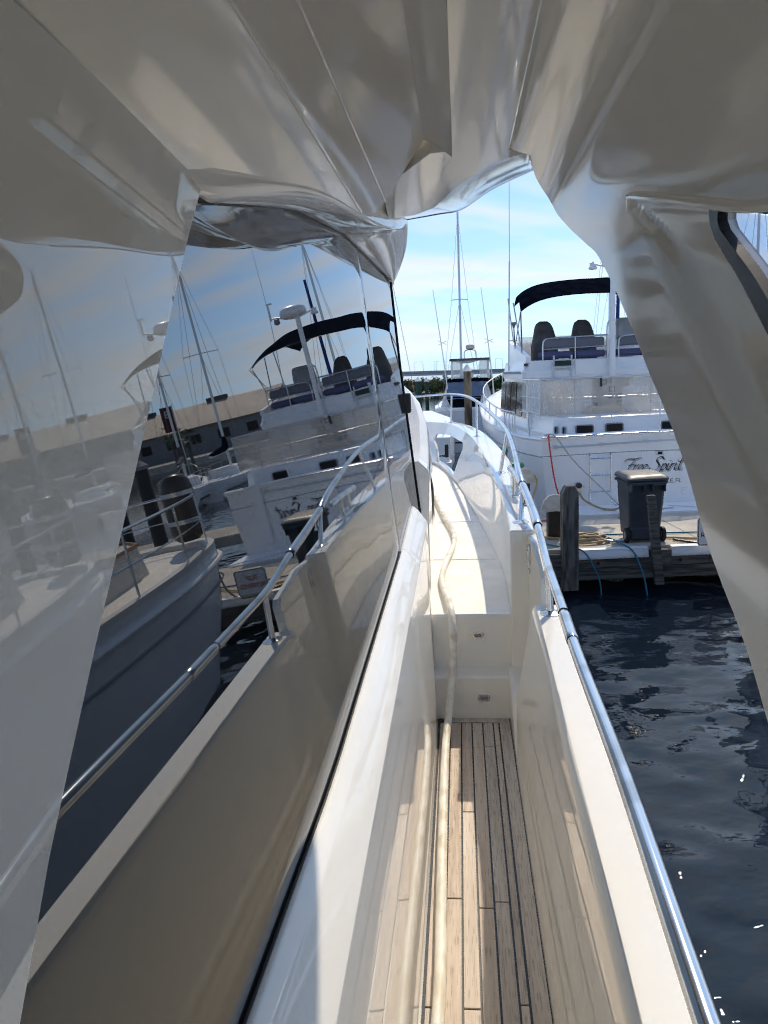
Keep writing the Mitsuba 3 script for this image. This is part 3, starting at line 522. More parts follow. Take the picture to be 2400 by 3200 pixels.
# ================================================================== DOCK
DA = math.radians(6.2); DV = np.array([-math.sin(DA), math.cos(DA), 0]); DU = np.array([math.cos(DA), math.sin(DA), 0])
DX = mtx((DU, DV, [0, 0, 1]), [1.2, 10.43, 0])            # local: x along the near edge, y away from us
dock = thing('dock', 'pale concrete topped dock with weathered timber fascia crossing behind the bow', 'dock')
xs = [-6.2, -3.4, -.55, 2.15, 4.9, 8.2, 12.0]
for a, b in zip(xs, xs[1:]): put('deck_slab', bx(a + .006, b - .006, .05, 2.45, .44, .60, .008), 'concrete', dock, 30, DX)
for a, b in zip(xs, xs[1:]): put('fascia_board', bx(a + .004, b - .004, -.02, .05, .33, .545, .008), 'beam_wood', dock, 30, DX); put('fascia_board', bx(a + .304, b + .292, -.012, .05, .16, .325, .008), 'beam_wood', dock, 30, DX)
for a, b in ((-5.5, -.35), (.12, 1.30), (1.62, 3.6), (3.75, 6.6), (6.8, 9.5)):
    put('rub_strip', loft([[[x, -.022, .455], [x, -.055, .465], [x, -.068, .49], [x, -.06, .53], [x, -.05, .56], [x, -.05, .598], [x, .03, .606], [x, -.02, .5]] for x in (a, b)]), 'white_plastic', dock, 40, DX)
for x in (.62, 1.75, 2.35, 3.4): put('bolt', cyl([x, -.035, .40], [x, -.015, .40], .022, 12), 'black', dock, 30, DX)
for x in (-5, -2, 1, 4, 7, 10): put('pile', [cyl([x, .5, -2], [x, .5, .44], .14), cyl([x, 2.0, -2], [x, 2.0, .44], .14)], 'old_wood', dock, 30, DX)
k = put('dock_post', loft([[[a, b, .06 - .0 * c] for a, b, c in [(1.315 - 1.2, -.14, 0), (.325, -.14, 0), (.325, .03, 0), (.115, .03, 0)]], [[.115, -.14, 1.40], [.325, -.14, 1.40], [.325, .03, 1.40], [.115, .03, 1.40]], [[.165, -.135, 1.50], [.275, -.135, 1.50], [.275, .025, 1.50], [.165, .025, 1.50]]]), 'old_wood', None, False, DX)
tag(k, 'dark weathered timber post with chamfered top at the dock edge beside the bow', 'post')
k = put('leaning_plank', loft([[[1.37, -.16, .10], [1.49, -.16, .10], [1.49, -.09, .10], [1.37, -.09, .10]], [[1.26, -.10, 1.32], [1.37, -.10, 1.32], [1.37, -.03, 1.32], [1.26, -.03, 1.32]]]), 'beam_wood', None, False, DX)
tag(k, 'thin dark weathered plank leaning in front of the wheeled bin', 'plank')
k = put('plank_block', bx(1.40, 1.60, -.07, .03, .34, .56, .01), 'beam_wood', dock, 30, DX)
# ---- wheeled bin
B = thing('wheeled_bin', 'dark grey wheeled rubbish bin with closed ribbed lid on the dock', 'bin')
BX = mtx((DU * .88, DV * .88, [0, 0, 1.02]), [2.50, 11.05, .6])
put('body', loft([[[*q, z] for q in rrect(w, d, .06)] for w, d, z in [(.50, .48, .09), (.515, .50, .2), (.56, .55, .50), (.565, .56, .505), (.595, .60, .80), (.60, .61, .805), (.615, .63, .84)]]), 'bin_grey', B, 25, BX)
put('rim', loft([[[*q, z] for q in rrect(w, d, .07)] for w, d, z in [(.62, .64, .815), (.665, .69, .822), (.67, .695, .852), (.64, .66, .858)]]), 'bin_grey', B, 30, BX)
put('lid', loft([[[q[0], q[1] - .02, z + .035 * (q[1] + .35)] for q in rrect(w, d, .09)] for w, d, z in [(.67, .70, .858), (.685, .72, .870), (.68, .715, .895), (.62, .62, .925), (.50, .5, .935)]]), 'bin_grey', B, 30, BX)
for x in (-.17, .14): put('handle_rib', bx(x - .10, x + .10, -.42, -.33, .805, .845, .012), 'bin_grey', B, 30, BX)
put('handle', tube([[-.27, -.41, .835], [.27, -.41, .835]], .014), 'bin_grey', B, 30, BX)
for x in (-.27, -.07, .06, .25): put('rib', bx(x - .008, x + .008, -.41, -.30, .72, .84), 'bin_grey', B, 30, BX)
put('axle', cyl([-.30, -.22, .105], [.30, -.22, .105], .016), 'black', B, 30, BX); put('wheel_well', bx(-.25, .25, -.27, -.12, .03, .22, .03), 'bin_grey', B, 30, BX)
for x in (-.285, .285):
    w = put('wheel', loft([[[x + s, -.22 + r * math.cos(a), .105 + r * math.sin(a)] for a in np.linspace(0, 2 * np.pi, 25)[:-1]] for s, r in [(-.03, .05), (-.03, .095), (-.022, .105), (.022, .105), (.03, .095), (.03, .05)]]), 'rubber', B, 40, BX)
    put('hub', cyl([x - .033, -.22, .105], [x + .033, -.22, .105], .055, 16), 'grey_trim', w, 30, BX)
# ---- sign
S = thing('slip_sign', 'white rounded slip reserved sign with dark red capitals at the dock edge', 'sign')
SX = mtx((DU, [0, 0, 1], -DV), [3.14, 10.55, .60])
sb = Polygon(rrect(.52, .40, .05) + [.26, .20]); m = ext(sb, .012); put('board', m, 'white_plastic', S, 30, SX)
m = ext(sb.buffer(-.010).difference(sb.buffer(-.018)), .003); m.apply_translation([0, 0, .012]); put('border', m, 'letter_black', S, False, SX)
for tx, h, x, y in (('SLIP', .062, .15, .235), ('RESERVED', .062, .045, .12)):
    m = meshkit.text_mesh(tx, h, .003, True); m.apply_translation([x, y, .012]); put('lettering', m, 'sign_red', S, False, SX)
put('sign_leg', bx(.24, .28, -.12, .3, -.03, -.001), 'old_wood', S, False, SX)
# ---- posts with white plastic hose holders
for i, (x, y, zt, lab) in enumerate([(.05, 2.30, 1.22, 'short weathered post holding a hose behind a pale rounded plastic shield'), (.20, .72, 1.10, 'short dark post with a pale rounded plastic shield half hidden by the dock post')]):
    t = thing('hose_post', lab, 'post')
    put('post', bx(x - .10, x + .11, y, y + .12, .60, zt + .05, .012), 'old_wood' if i == 0 else 'black', t, 30, DX)
    o = np.array([(-.20, 0), (-.205, .07), (-.16, .18), (-.09, .245), (0, .27), (.09, .245), (.16, .18), (.205, .07), (.20, 0), (.1, .012), (0, .02), (-.1, .012)])
    m = ext(Polygon(o), .035); put('plastic_shield', m, 'old_plastic', t, 30, DX @ mtx(([1, 0, 0], [0, 0, 1], [0, -1, 0]), [x, y - .002, zt + (-.02 if i == 0 else -.10)]))
def loc(M_, pts): return (np.c_[np.asarray(pts, float), np.ones(len(pts))] @ M_.T)[:, :3]
def hose(base, label, pts, r, m, cat='hose', n=70, M_=None):
    p = crv(pts, n); p = p if M_ is None else loc(M_, p)
    return tag(put(base, tube(p, r, 8), m, None, True), label, cat)
coil = []
for i in range(7 * 24):
    a = i / 24 * 2 * np.pi; r = .33 - .022 * (i / 24) + .02 * math.sin(i * .37); coil.append([.55 + r * 1.05 * math.cos(a) + .03 * math.sin(i * .11), .42 + r * .62 * math.sin(a), .625 + .014 * (i / 24) + .01 * math.sin(i * .7)])
hose('coiled_hose', 'tan water hose lying in a flat coil on the dock edge beside the post', [[-.09, 2.25, 1.30], [-.18, 2.2, 1.1], [-.16, 2.1, .85], [.02, 1.9, .64], [.12, 1.6, .63], [.02, 1.0, .63], [.1, .7, .63]] + coil[::3] + [[.9, .3, .63], [1.5, .45, .625], [2.1, .3, .62], [2.6, .25, .625], [3.3, .7, .63]], .016, 'tan_hose', n=420, M_=DX)
hose('draped_hose', 'yellowish hose draped from the plastic shield down to the dock', [[.22, 2.26, 1.35], [.25, 2.2, 1.2], [.1, 2.1, .80], [.15, 1.95, .64], [-.2, 1.8, .63], [-.5, 1.95, .64], [-.25, 2.05, .68], [.1, 2.0, .66], [-.4, 1.7, .63], [-.05, 1.2, .63]], .016, 'tan_hose', M_=DX)
hose('teal_hose', 'teal hose running across the dock and hanging over its edge into the water', [[3.4, .75, .62], [2.4, .7, .62], [1.6, .75, .62], [1.0, .80, .62], [.62, .85, .64], [.52, .72, .65], [.75, .62, .66], [.88, .40, .66], [1.0, .05, .625], [1.08, -.10, .56], [1.15, -.16, .38], [1.2, -.2, .2], [1.24, -.22, -.05]], .013, 'teal_hose', M_=DX)
hose('teal_hose', 'thin teal hose hanging over the dock edge close to the chamfered post', [[-.02, .35, .62], [.15, .12, .62], [.35, -.02, .615], [.44, -.1, .55], [.52, -.14, .4], [.6, -.17, .2], [.63, -.18, -.05]], .011, 'teal_hose', M_=DX)
hose('black_cable', 'brown shore cable sagging over the dock edge beside the bin', [[1.75, .25, .625], [2.0, .05, .61], [2.2, -.03, .58], [2.5, -.03, .585], [2.75, .1, .72], [2.95, .35, .95]], .016, 'barrel', 'cable', M_=DX)
ck = lambda x, y: [tube(crv([[x - .12, y, .66], [x, y, .648], [x + .12, y, .66]], 8), .014, 8), cyl([x - .045, y, .60], [x - .04, y, .65], .012), cyl([x + .045, y, .60], [x + .04, y, .65], .012)]
for i, (x, y, l) in enumerate([(.85, 2.32, 'galvanised dock cleat at the far dock edge below the boarding ladder'), (.93, .22, 'galvanised dock cleat at the near dock edge beside the hose coil')]):
    tag(put('dock_cleat', ck(x, y), 'alloy', None, 40, DX), l, 'cleat')
# ================================================================== TRAWLER YACHT "Free Spirit"
FA = math.radians(6.0); FV = np.array([-math.sin(FA), math.cos(FA), 0]); FU = np.array([math.cos(FA), math.sin(FA), 0])
FX = mtx((FU, FV, [0, 0, 1]), [3.10, 13.88, 0])           # local: x to starboard, y forward, z up
F = thing('trawler_yacht', 'white trawler yacht moored stern to the dock with navy bimini over its flybridge', 'yacht')
def f(base, m, mt, parent=None, smooth=30, **k): return put(base, m, mt, parent or F, smooth, FX, **k)
Vs = [0, 1.5, 4, 6.5, 8.5, 10, 11.2, 12.0, 12.5]
hb = [1.70, 1.80, 1.88, 1.84, 1.62, 1.22, .72, .30, .03]; wl = [1.58, 1.68, 1.72, 1.58, 1.18, .76, .38, .12, .02]; sh = [1.86, 1.80, 1.80, 1.92, 2.10, 2.26, 2.42, 2.53, 2.6]
hv = crv(np.stack([Vs, hb, wl], 1), 40); sv = np.interp(hv[:, 0], Vs, sh)
rg = []
for (v, h, w), s in zip(hv, sv):
    r = [(h, s), (h * .995 + .004, s - .18), (h * .97 + w * .03, s - .34), (h * .55 + w * .45, .95), (w, .35), (w * .93, -.4)]
    rg.append([[x, v, z] for x, z in r] + [[-x, v, z] for x, z in r[::-1]])
f('hull', loft(rg), 'white_paint', None, 40)
def rub(dx, dz, rr, mtl, nm):
    p = np.array([[h + dx, v, s + dz] for (v, h, w), s in zip(hv, sv)]); f(nm, [tube(p, rr, 8), tube(p * [-1, 1, 1], rr, 8)], mtl)
rub(.008, -.03, .030, 'white_plastic', 'rub_rail'); rub(.006, -.34, .008, 'grey_trim', 'hull_groove')
f('stripe', [tube([[h * .0 + w + .012, v, .28] for v, h, w in hv], .035, 6), tube([[-w - .012, v, .28] for v, h, w in hv], .035, 6)], 'boot')
f('transom_cap', loft([[[x, -.045, z0 - .03], [x, -.05, z0 + .015], [x, -.02, z0 + .035], [x, .10, z0 + .035], [x, .10, z0 - .03]] for x, z0 in [(-1.72, 1.86), (0, 1.885), (1.72, 1.86)]]), 'white_plastic')
f('cap_strip', tube([[-1.72, -.052, 1.865], [0, -.054, 1.89], [1.72, -.052, 1.865]], .012, 8), 'steel')
f('transom_groove', tube([[-1.70, -.002, 1.53], [0, -.004, 1.56], [1.70, -.002, 1.53]], .006, 6), 'grey_trim')
f('grab_rail', [tube([[-1.47, -.05, 1.69], [.8, -.055, 1.745], [.95, -.055, 1.745]], .014, 10)] + [lathe([(.04, -.01), (.04, .01)], [0, 0, 0], 12).apply_transform(mtx(([1, 0, 0], [0, 0, 1], [0, -1, 0]), [x, -.03, z])) for x, z in ((-1.47, 1.69), (-.67, 1.708), (.13, 1.728), (.93, 1.745))], 'alloy')
f('swim_platform', loft([[[q[0], q[1] - .44, z] for q in rrect(3.3, .86, .18)] for z in (.55, .57, .615, .625)]), 'white_paint')
L = f('boarding_ladder', [tube(crv([[x, -.03, 1.56], [x, -.07, 1.5], [x, -.08, 1.1], [x, -.08, .72], [x + (.04 if x < -.7 else .06), -.2, .64]], 16), .014, 8) for x in (-.88, -.51)], 'steel')
for z in (1.47, 1.17, .88): f('rung', tube([[-.88, -.08, z], [-.51, -.08, z]], .012, 8), 'steel', L)
f('transom_light', bx(.30, .44, -.02, .01, 1.475, 1.55, .008), 'alloy'); f('transom_light', bx(.33, .41, -.024, -.018, 1.49, 1.535, .004), 'boat_glass')
f('shore_inlet', [cyl([-1.07, -.03, .88], [-1.07, .01, .88], .055), bx(-1.13, -1.0, -.015, .01, .81, .95, .008)], 'alloy'); f('inlet_cap', cyl([-1.07, -.09, 1.0], [-1.07, -.02, 1.0], .05), 'black'); f('inlet_plate', bx(-.99, -.95, -.012, .004, .95, .99), 'alloy')
f('exhaust_fitting', [bx(.76, .92, -.012, .005, .72, .88, .01), lathe([(.05, 0), (.05, .015), (.03, .015)], [0, 0, 0], 18).apply_transform(mtx(([1, 0, 0], [0, 0, 1], [0, -1, 0]), [.84, -.01, .80]))], 'white_plastic')
f('stern_door', bx(.98, 1.20, -.06, -.003, .75, 1.92, .02), 'white_plastic')
# lettering
NIB = Polygon([(.115 * math.cos(a) * math.cos(.75) - .042 * math.sin(a) * math.sin(.75), .115 * math.cos(a) * math.sin(.75) + .042 * math.sin(a) * math.cos(.75)) for a in np.linspace(0, 2 * np.pi, 15)[:-1]])
def stroke(pts, w=1.0):
    p = crv([(a, b, 0) for a, b in pts], 26)[:, :2]; out = []
    for a, b in zip(p, p[1:]):
        n0, n1 = np.array(NIB.exterior.coords) * w + a, np.array(NIB.exterior.coords) * w + b
        out.append(shapely.MultiPoint(np.vstack([n0, n1])).convex_hull)
    return unary_union(out)
ST = [[(-.45, 1.55), (-.25, 1.85), (.3, 1.95), (1.0, 1.92), (1.75, 2.1)], [(1.0, 1.9), (.72, 1.3), (.42, .55), (.15, -.05), (-.1, -.15)], [(.3, .95), (.7, 1.02), (1.15, 1.12)],
      [(1.25, 1.0), (1.18, .55), (1.02, 0)], [(1.15, .5), (1.4, .92), (1.72, .98)],
      [(1.85, .42), (2.2, .62), (2.32, .88), (2.12, 1.0), (1.85, .75), (1.78, .3), (2.0, .02), (2.4, .22)],
      [(2.5, .42), (2.85, .62), (2.97, .88), (2.77, 1.0), (2.5, .75), (2.43, .3), (2.65, .02), (3.05, .25)],
      [(5.1, 1.75), (4.85, 2.08), (4.35, 2.02), (4.15, 1.62), (4.45, 1.2), (4.72, .75), (4.55, .25), (4.1, 0), (3.6, .12), (3.4, .45)],
      [(5.25, 1.0), (5.1, .2), (4.9, -.75)], [(5.15, .55), (5.45, .98), (5.75, .85), (5.7, .3), (5.4, .02), (5.1, .15)],
      [(6.05, 1.0), (5.95, .4), (6.0, .05), (6.25, .12)], [(6.2, 1.42), (6.22, 1.46)],
      [(6.5, 1.0), (6.45, .55), (6.3, 0)], [(6.42, .5), (6.65, .92), (6.95, .98)],
      [(7.15, 1.0), (7.05, .4), (7.1, .05), (7.35, .12)], [(7.3, 1.42), (7.32, 1.46)],
      [(7.85, 1.9), (7.7, 1.0), (7.6, .3), (7.75, .02), (8.1, .2)], [(7.4, 1.25), (7.8, 1.3), (8.2, 1.42)]]
from shapely import affinity
name = affinity.affine_transform(unary_union([stroke(s) for s in ST]), [.123, .030, 0, .115, -.24, 1.20])
TX = mtx(([1, 0, 0], [0, 0, 1], [0, -1, 0]), [0, -.001, 0])
for m, off, mm in ((ext(name, .004), (0, 0, 0), 'letter_black'), (ext(affinity.translate(name, .022, -.022), .002), (0, 0, 0), 'letter_grey')): put('boat_name', m, mm, F, False, FX @ TX)
for tx, u0 in (('LE,', .505), ('FL', .655)):
    m = meshkit.text_mesh(tx, .072, .004); m.apply_translation([u0, .975, 0]); put('home_port', m, 'letter_black', F, False, FX @ TX)
# aft cabin trunk
def trunk(z, g): return [[-1.43 + g, .42 + g, z], [-1.20 + g * .5, .22 + g, z], [1.20 - g * .5, .22 + g, z], [1.43 - g, .42 + g, z], [1.43 - g, 2.4, z], [-1.43 + g, 2.4, z]]
f('deck', loft([[[h - .02, v, s - .06] for (v, h, w), s in zip(hv, sv)] + [[-h + .02, v, s - .06] for (v, h, w), s in zip(hv[::-1], sv[::-1])], [[h - .02, v, s - .03] for (v, h, w), s in zip(hv, sv)] + [[-h + .02, v, s - .03] for (v, h, w), s in zip(hv[::-1], sv[::-1])]]), 'nonskid', None, False)
f('aft_cabin', loft([trunk(1.8, 0), trunk(2.10, .03), trunk(2.17, .06), trunk(2.20, .12)]), 'white_paint', None, 25)
def port(u, v, z, w, h, R_):
    o = Polygon(rrect(w, h, .045)); k_ = put('cabin_window', ext(o.difference(o.buffer(-.020)), .018), 'grey_trim', F, 30, FX @ R_ @ mtx(([1, 0, 0], [0, 0, 1], [0, -1, 0]), [u, v, z]))
    put('pane', ext(o.buffer(-.02), .008), 'boat_glass', k_, False, FX @ R_ @ mtx(([1, 0, 0], [0, 0, 1], [0, -1, 0]), [u, v, z]))
I4 = np.eye(4)
port(-.90, .218, 1.965, .33, .165, I4); port(-.37, .218, 1.975, .33, .165, I4); port(.62, .218, 1.975, .33, .165, I4)
ca = math.atan2(-.20, .23); c_, s_ = math.cos(ca), math.sin(ca); RC = mtx(([c_, s_, 0], [-s_, c_, 0], [0, 0, 1]), [-1.315, .32, 0])
port(-.07, -.003, 1.96, .075, .14, RC); port(.085, -.003, 1.955, .075, .14, RC)
# aft deck rail with mesh screens
rt = [(-1.60, 2.45), (-1.60, .62), (-1.02, .42), (1.02, .42), (1.60, .62), (1.60, 2.45)]
rz = lambda u: 2.86
f('deck_rail', tube(np.array([[u, v, 2.86] for u, v in rt]), .020, 10), 'alloy'); f('deck_rail', tube(np.array([[u, v, 2.52] for u, v in rt]), .010, 8), 'alloy'); f('deck_rail', tube(np.array([[u, v, 2.24] for u, v in rt]), .012, 8), 'alloy')
for u, v in [(-1.60, 1.6), (-1.60, .62), (-1.02, .42), (-.34, .42), (.34, .42), (1.02, .42), (1.6, .62), (1.6, 1.6)]: f('rail_post', cyl([u, v, 2.17], [u, v, 2.86], .014, 8), 'alloy')
for (a, b) in zip(rt, rt[1:]):
    n_ = 14; g = [[[a[0] + (b[0] - a[0]) * i / n_ , a[1] + (b[1] - a[1]) * i / n_ - .02 + .012 * math.sin(i * 1.7 + j), 2.20 + .64 * j / 5] for j in range(6)] for i in range(n_ + 1)]
    f('mesh_screen', sheet(g, [.0, .003, 0]), 'screen', None, 40)
f('screen_buckle', bx(-.58, -.545, .37, .40, 2.70, 2.85, .004), 'black')
f('deck_stanchion', [cyl([.37, .02, 1.9], [.37, .02, 2.5], .014), lathe([(.03, 0), (.03, .03), (.02, .04)], [.37, .02, 1.89], 12)], 'white_plastic')
# saloon house
def house(z, g): return [[-1.42 + g, 2.4, z], [1.42 - g, 2.4, z], [1.42 - g, 6.4 - g * 3, z], [.9, 7.3 - g * 4, z], [-.9, 7.3 - g * 4, z], [-1.42 + g, 6.4 - g * 3, z]]
f('saloon', loft([house(1.8, 0), house(2.86, .08)]), 'white_paint', None, 20)
for i in range(5):
    a = 2.75 + i * .74; f('saloon_window', loft([[[-1.425, a, 2.04], [-1.425, a + .62, 2.04], [-1.43, a + .62, 2.03], [-1.43, a, 2.03]], [[-1.372, a - .05 + .12, 2.78], [-1.372, a + .55 + .12, 2.78], [-1.376, a + .67, 2.78], [-1.376, a + .07, 2.78]]]), 'boat_glass', None, False)
    f('saloon_window', loft([[[1.425, a, 2.04], [1.425, a + .62, 2.04], [1.43, a + .62, 2.03], [1.43, a, 2.03]], [[1.372, a + .07, 2.78], [1.372, a + .67, 2.78], [1.376, a + .67, 2.78], [1.376, a + .07, 2.78]]]), 'boat_glass', None, False)
f('saloon_pillar', bx(-1.52, -1.18, 2.22, 2.42, 1.85, 2.88, .03), 'white_paint'); f('saloon_pillar', bx(1.18, 1.52, 2.22, 2.42, 1.85, 2.88, .03), 'white_paint')
f('aft_bulkhead', bx(-1.2, 1.2, 2.30, 2.40, 2.1, 2.86), 'white_paint'); f('saloon_door', bx(-.2, .55, 2.27, 2.305, 2.2, 2.84, .02), 'boat_glass')
# flybridge
def fly(z, o, a): return [[-1.62 + o, 2.18 + a, z], [-1.55 + o, 2.10 + a, z], [-1.15, 2.06 + a, z], [1.15, 2.06 + a, z], [1.55 - o, 2.10 + a, z], [1.62 - o, 2.18 + a, z], [1.62 - o, 4.6, z], [1.3 - o, 6.1 - o * 3, z], [-1.3 + o, 6.1 - o * 3, z], [-1.62 + o, 4.6, z]]
f('flybridge', loft([fly(2.84, .06, .03), fly(2.88, 0, 0), fly(3.0, -.02, 0), fly(3.04, .02, .02), fly(3.22, .06, .06)]), 'white_paint', None, 20)
def cm(z, o): return [[-1.55 + o, 2.2 + o * 2.2, z], [-1.45 + o, 2.2 + o * 2.2, z], [-1.38 + o, 4.5, z], [-1.1 + o, 5.7, z], [1.1 - o, 5.7, z], [1.38 - o, 4.5, z], [1.45 - o, 2.2 + o * 2.2, z], [1.55 - o, 2.2 + o * 2.2, z], [1.5 - o, 4.6, z], [1.2 - o, 5.95, z], [-1.2 + o, 5.95, z], [-1.5 + o, 4.6, z]]
cmp = Polygon([(-1.56, 2.15), (-1.46, 2.15), (-1.38, 4.5), (-1.1, 5.7), (1.1, 5.7), (1.38, 4.5), (1.46, 2.15), (1.56, 2.15), (1.5, 4.6), (1.2, 5.95), (-1.2, 5.95), (-1.5, 4.6)])
m = ext(cmp, .50); vv = m.vertices; hi = vv[:, 2] > .25; vv[hi, 2] = np.interp(vv[hi, 1], [2.1, 3.0, 3.6, 6], [.10, .38, .52, .52]); m.vertices = vv + [0, 0, 3.18]
f('flybridge_coaming', m, 'white_paint', None, 20)
f('flybridge_stripe', bx(-1.648, -1.64, 2.3, 4.5, 2.97, 3.02), 'grey_trim'); f('flybridge_stripe', bx(1.64, 1.648, 2.3, 4.5, 2.97, 3.02), 'grey_trim')
f('windshield_lip', bx(-1.1, 1.1, 5.6, 5.66, 3.6, 3.83, .01), 'clear_vinyl')
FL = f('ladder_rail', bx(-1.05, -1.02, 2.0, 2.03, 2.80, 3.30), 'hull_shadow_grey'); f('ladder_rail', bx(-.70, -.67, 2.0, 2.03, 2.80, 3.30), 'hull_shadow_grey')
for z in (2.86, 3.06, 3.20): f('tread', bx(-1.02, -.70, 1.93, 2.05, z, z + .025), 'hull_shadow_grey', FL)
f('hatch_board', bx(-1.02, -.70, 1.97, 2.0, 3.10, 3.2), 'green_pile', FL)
f('bulkhead_panel', bx(-.6, .02, 2.045, 2.06, 2.90, 3.20, .006), 'white_paint')
for (a, b) in ((-1.23, .06), (.28, 1.28)):
    f('fly_rail', [tube(crv([[a, 2.12, 3.22], [a, 2.12, 3.5], [a + .03, 2.12, 3.60], [a + .12, 2.12, 3.64], [(a + b) / 2, 2.12, 3.655], [b, 2.12, 3.665]], 30), .015, 8), tube([[a, 2.12, 3.43], [b, 2.12, 3.46]], .012, 8), cyl([b, 2.12, 3.22], [b, 2.12, 3.665], .015, 8), cyl([(a + b) / 2, 2.12, 3.22], [(a + b) / 2, 2.12, 3.655], .012, 8)], 'alloy')
    f('seat_back', bx(a + .03, b - .03, 2.22, 2.34, 3.44, 3.64, .03), 'grey_cushion')
    n_ = 2
    for q in range(n_): f('seat_cushion', bx(a + (b - a) * q / n_ + .015, a + (b - a) * (q + 1) / n_ - .015, 2.15, 2.75, 3.25, 3.385, .04), 'violet_cushion')
def seat(u):
    rr = []
    for z, w, d, o in [(3.2, .56, .58, 0), (3.55, .53, .52, .02), (3.75, .46, .40, .05), (3.93, .38, .26, .10), (4.02, .30, .18, .12), (4.07, .16, .10, .12)]:
        q = rrect(w, d, min(w, d) * .35, 4); a_ = np.arctan2(q[:, 1], q[:, 0]); q = q * (1 + .035 * np.sin(a_ * 7 + z * 6)[:, None]); rr.append([[u + x, 3.6 + y + o, z] for x, y in q])
    f('covered_seat', loft(rr), 'seat_cover', None, 50)
seat(-.88); seat(-.04)
rr = []
for z, w, d in [(3.62, .50, .40), (3.8, .50, .40), (4.0, .46, .34), (4.06, .42, .30), (4.075, .3, .2)]:
    q = rrect(w, d, .06); a_ = np.arctan2(q[:, 1], q[:, 0]); q = q * (1 + .02 * np.sin(a_ * 6 + z * 9)[:, None]); rr.append([[.92 + x, 3.7 + y, z] for x, y in q])
f('covered_helm', loft(rr), 'grey_cover', None, 50); f('helm_console', bx(.66, 1.2, 3.5, 3.95, 3.2, 3.62, .03), 'white_paint'); f('grab_loop', tube(crv([[.10, 2.3, 3.2], [.10, 2.3, 3.8], [.14, 2.3, 3.93], [.20, 2.3, 3.95], [.25, 2.3, 3.88], [.26, 2.3, 3.2]], 24), .018, 8), 'alloy')
f('spotlight_base', bx(.3, .65, 2.4, 2.8, 3.2, 3.33, .03), 'white_paint'); f('speaker', lathe([(.065, 0), (.065, .012), (.04, .012)], [0, 0, 0], 16).apply_transform(mtx(([1, 0, 0], [0, 0, 1], [0, -1, 0]), [.45, 2.395, 3.13])), 'grey_trim')
# bimini
def bim(u, v):
    e = abs(u) / 1.62; z = np.interp(v, [2.35, 2.9, 3.5, 4.3, 4.9], [4.49, 4.74, 4.90, 4.92, 4.80])
    u = u * np.interp(v, [2.35, 4.9], [1.0, .80])
    return [u, v, z - .10 * e ** 2 - .20 * e ** 6 + .008 * math.sin(v * 9 + u * 2)]
g = [[bim(u, v) for u in 1.62 * np.sin(np.linspace(-np.pi / 2, np.pi / 2, 28))] for v in np.linspace(2.35, 4.9, 22)]
bi = f('bimini', sheet(g, [0, 0, .012]), 'navy_canvas', None, 50)
for v in (2.45, 3.3): f('bimini_bow', tube(np.array([bim(u, v) for u in np.linspace(-1.6, 1.6, 30)]) - [0, 0, .022], .014, 8), 'alloy', bi)
for s in (-1, 1):
    f('bimini_leg', [cyl([1.60 * s, 2.45, 4.20], [1.48 * s, 3.0, 3.30], .014, 8), cyl([1.60 * s, 3.3, 4.45], [1.48 * s, 2.95, 3.32], .014, 8), cyl([1.61 * s, 3.9, 4.6], [1.50 * s, 3.9, 3.66], .014, 8), cyl([1.62 * s, 2.36, 4.19], [1.56 * s, 3.4, 3.5], .010, 8)], 'alloy', bi)
# mast with radar
ms = f('signal_mast', cyl([.11, 1.95, 2.88], [.11, 1.98, 4.95], .058, 16, .05), 'white_plastic')
f('mast_collar', cyl([.11, 1.965, 3.92], [.11, 1.966, 3.97], .064), 'alloy', ms)
f('radome', lathe([(.04, -.05), (.22, -.02), (.285, .02), (.295, .08), (.27, .15), (.18, .20), (.02, .215)], [.20, 2.0, 4.98], 28), 'white_plastic', ms, 50)
f('mast_arm', [tube([[-.34, 1.98, 5.02], [.11, 1.98, 4.93], [.75, 1.98, 5.06]], .018, 8), cyl([.72, 1.98, 5.0], [.72, 1.98, 5.35], .02), bx(.62, .75, 1.96, 2.0, 5.33, 5.36)], 'white_plastic', ms)
f('mast_lamp', [lathe([(.03, .09), (.05, .07), (.085, 0), (.07, -.02), (.01, -.03)], [-.28, 1.98, 4.93], 16), cyl([-.28, 1.98, 4.99], [-.28, 1.98, 5.05], .02)], 'white_plastic', ms, 40)
f('mast_lamp', lathe([(.03, .07), (.06, .05), (.07, -.03), (.02, -.06)], [.60, 1.98, 4.95], 16), 'grey_trim', ms, 40)
# side deck rails, bow rail, antennas, lines
def rails(s):
    pts = [(s * (np.interp(v, hv[:, 0], hv[:, 1]) - .06), v, np.interp(v, Vs, sh)) for v in (2.3, 3.4, 4.5, 5.6, 6.8, 8.0, 9.2, 10.4, 11.4, 12.2)]
    f('side_rail', [tube(crv([[a, b, c + .40 + .02 * min(max(b - 4, 0), 6)] for a, b, c in pts], 60), .016, 8)] + [cyl([a, b, c - .03], [a, b, c + .40 + .02 * min(max(b - 4, 0), 6)], .012, 8) for a, b, c in pts], 'alloy')
    for v in (2.6, 2.95, 3.3): 
        a = s * (np.interp(v, hv[:, 0], hv[:, 1]) - .10); f('rail_picket', tube(crv([[a, v, 1.78], [a + .03 * s, v, 2.0], [a, v, 2.2]], 8), .011, 6), 'alloy')
    f('boarding_post', tube(crv([[s * 1.70, 1.15, 1.8], [s * 1.68, 1.35, 2.1], [s * 1.66, 1.45, 2.22], [s * 1.66, 2.3, 2.22]], 20), .014, 8), 'alloy')
rails(-1); rails(1)
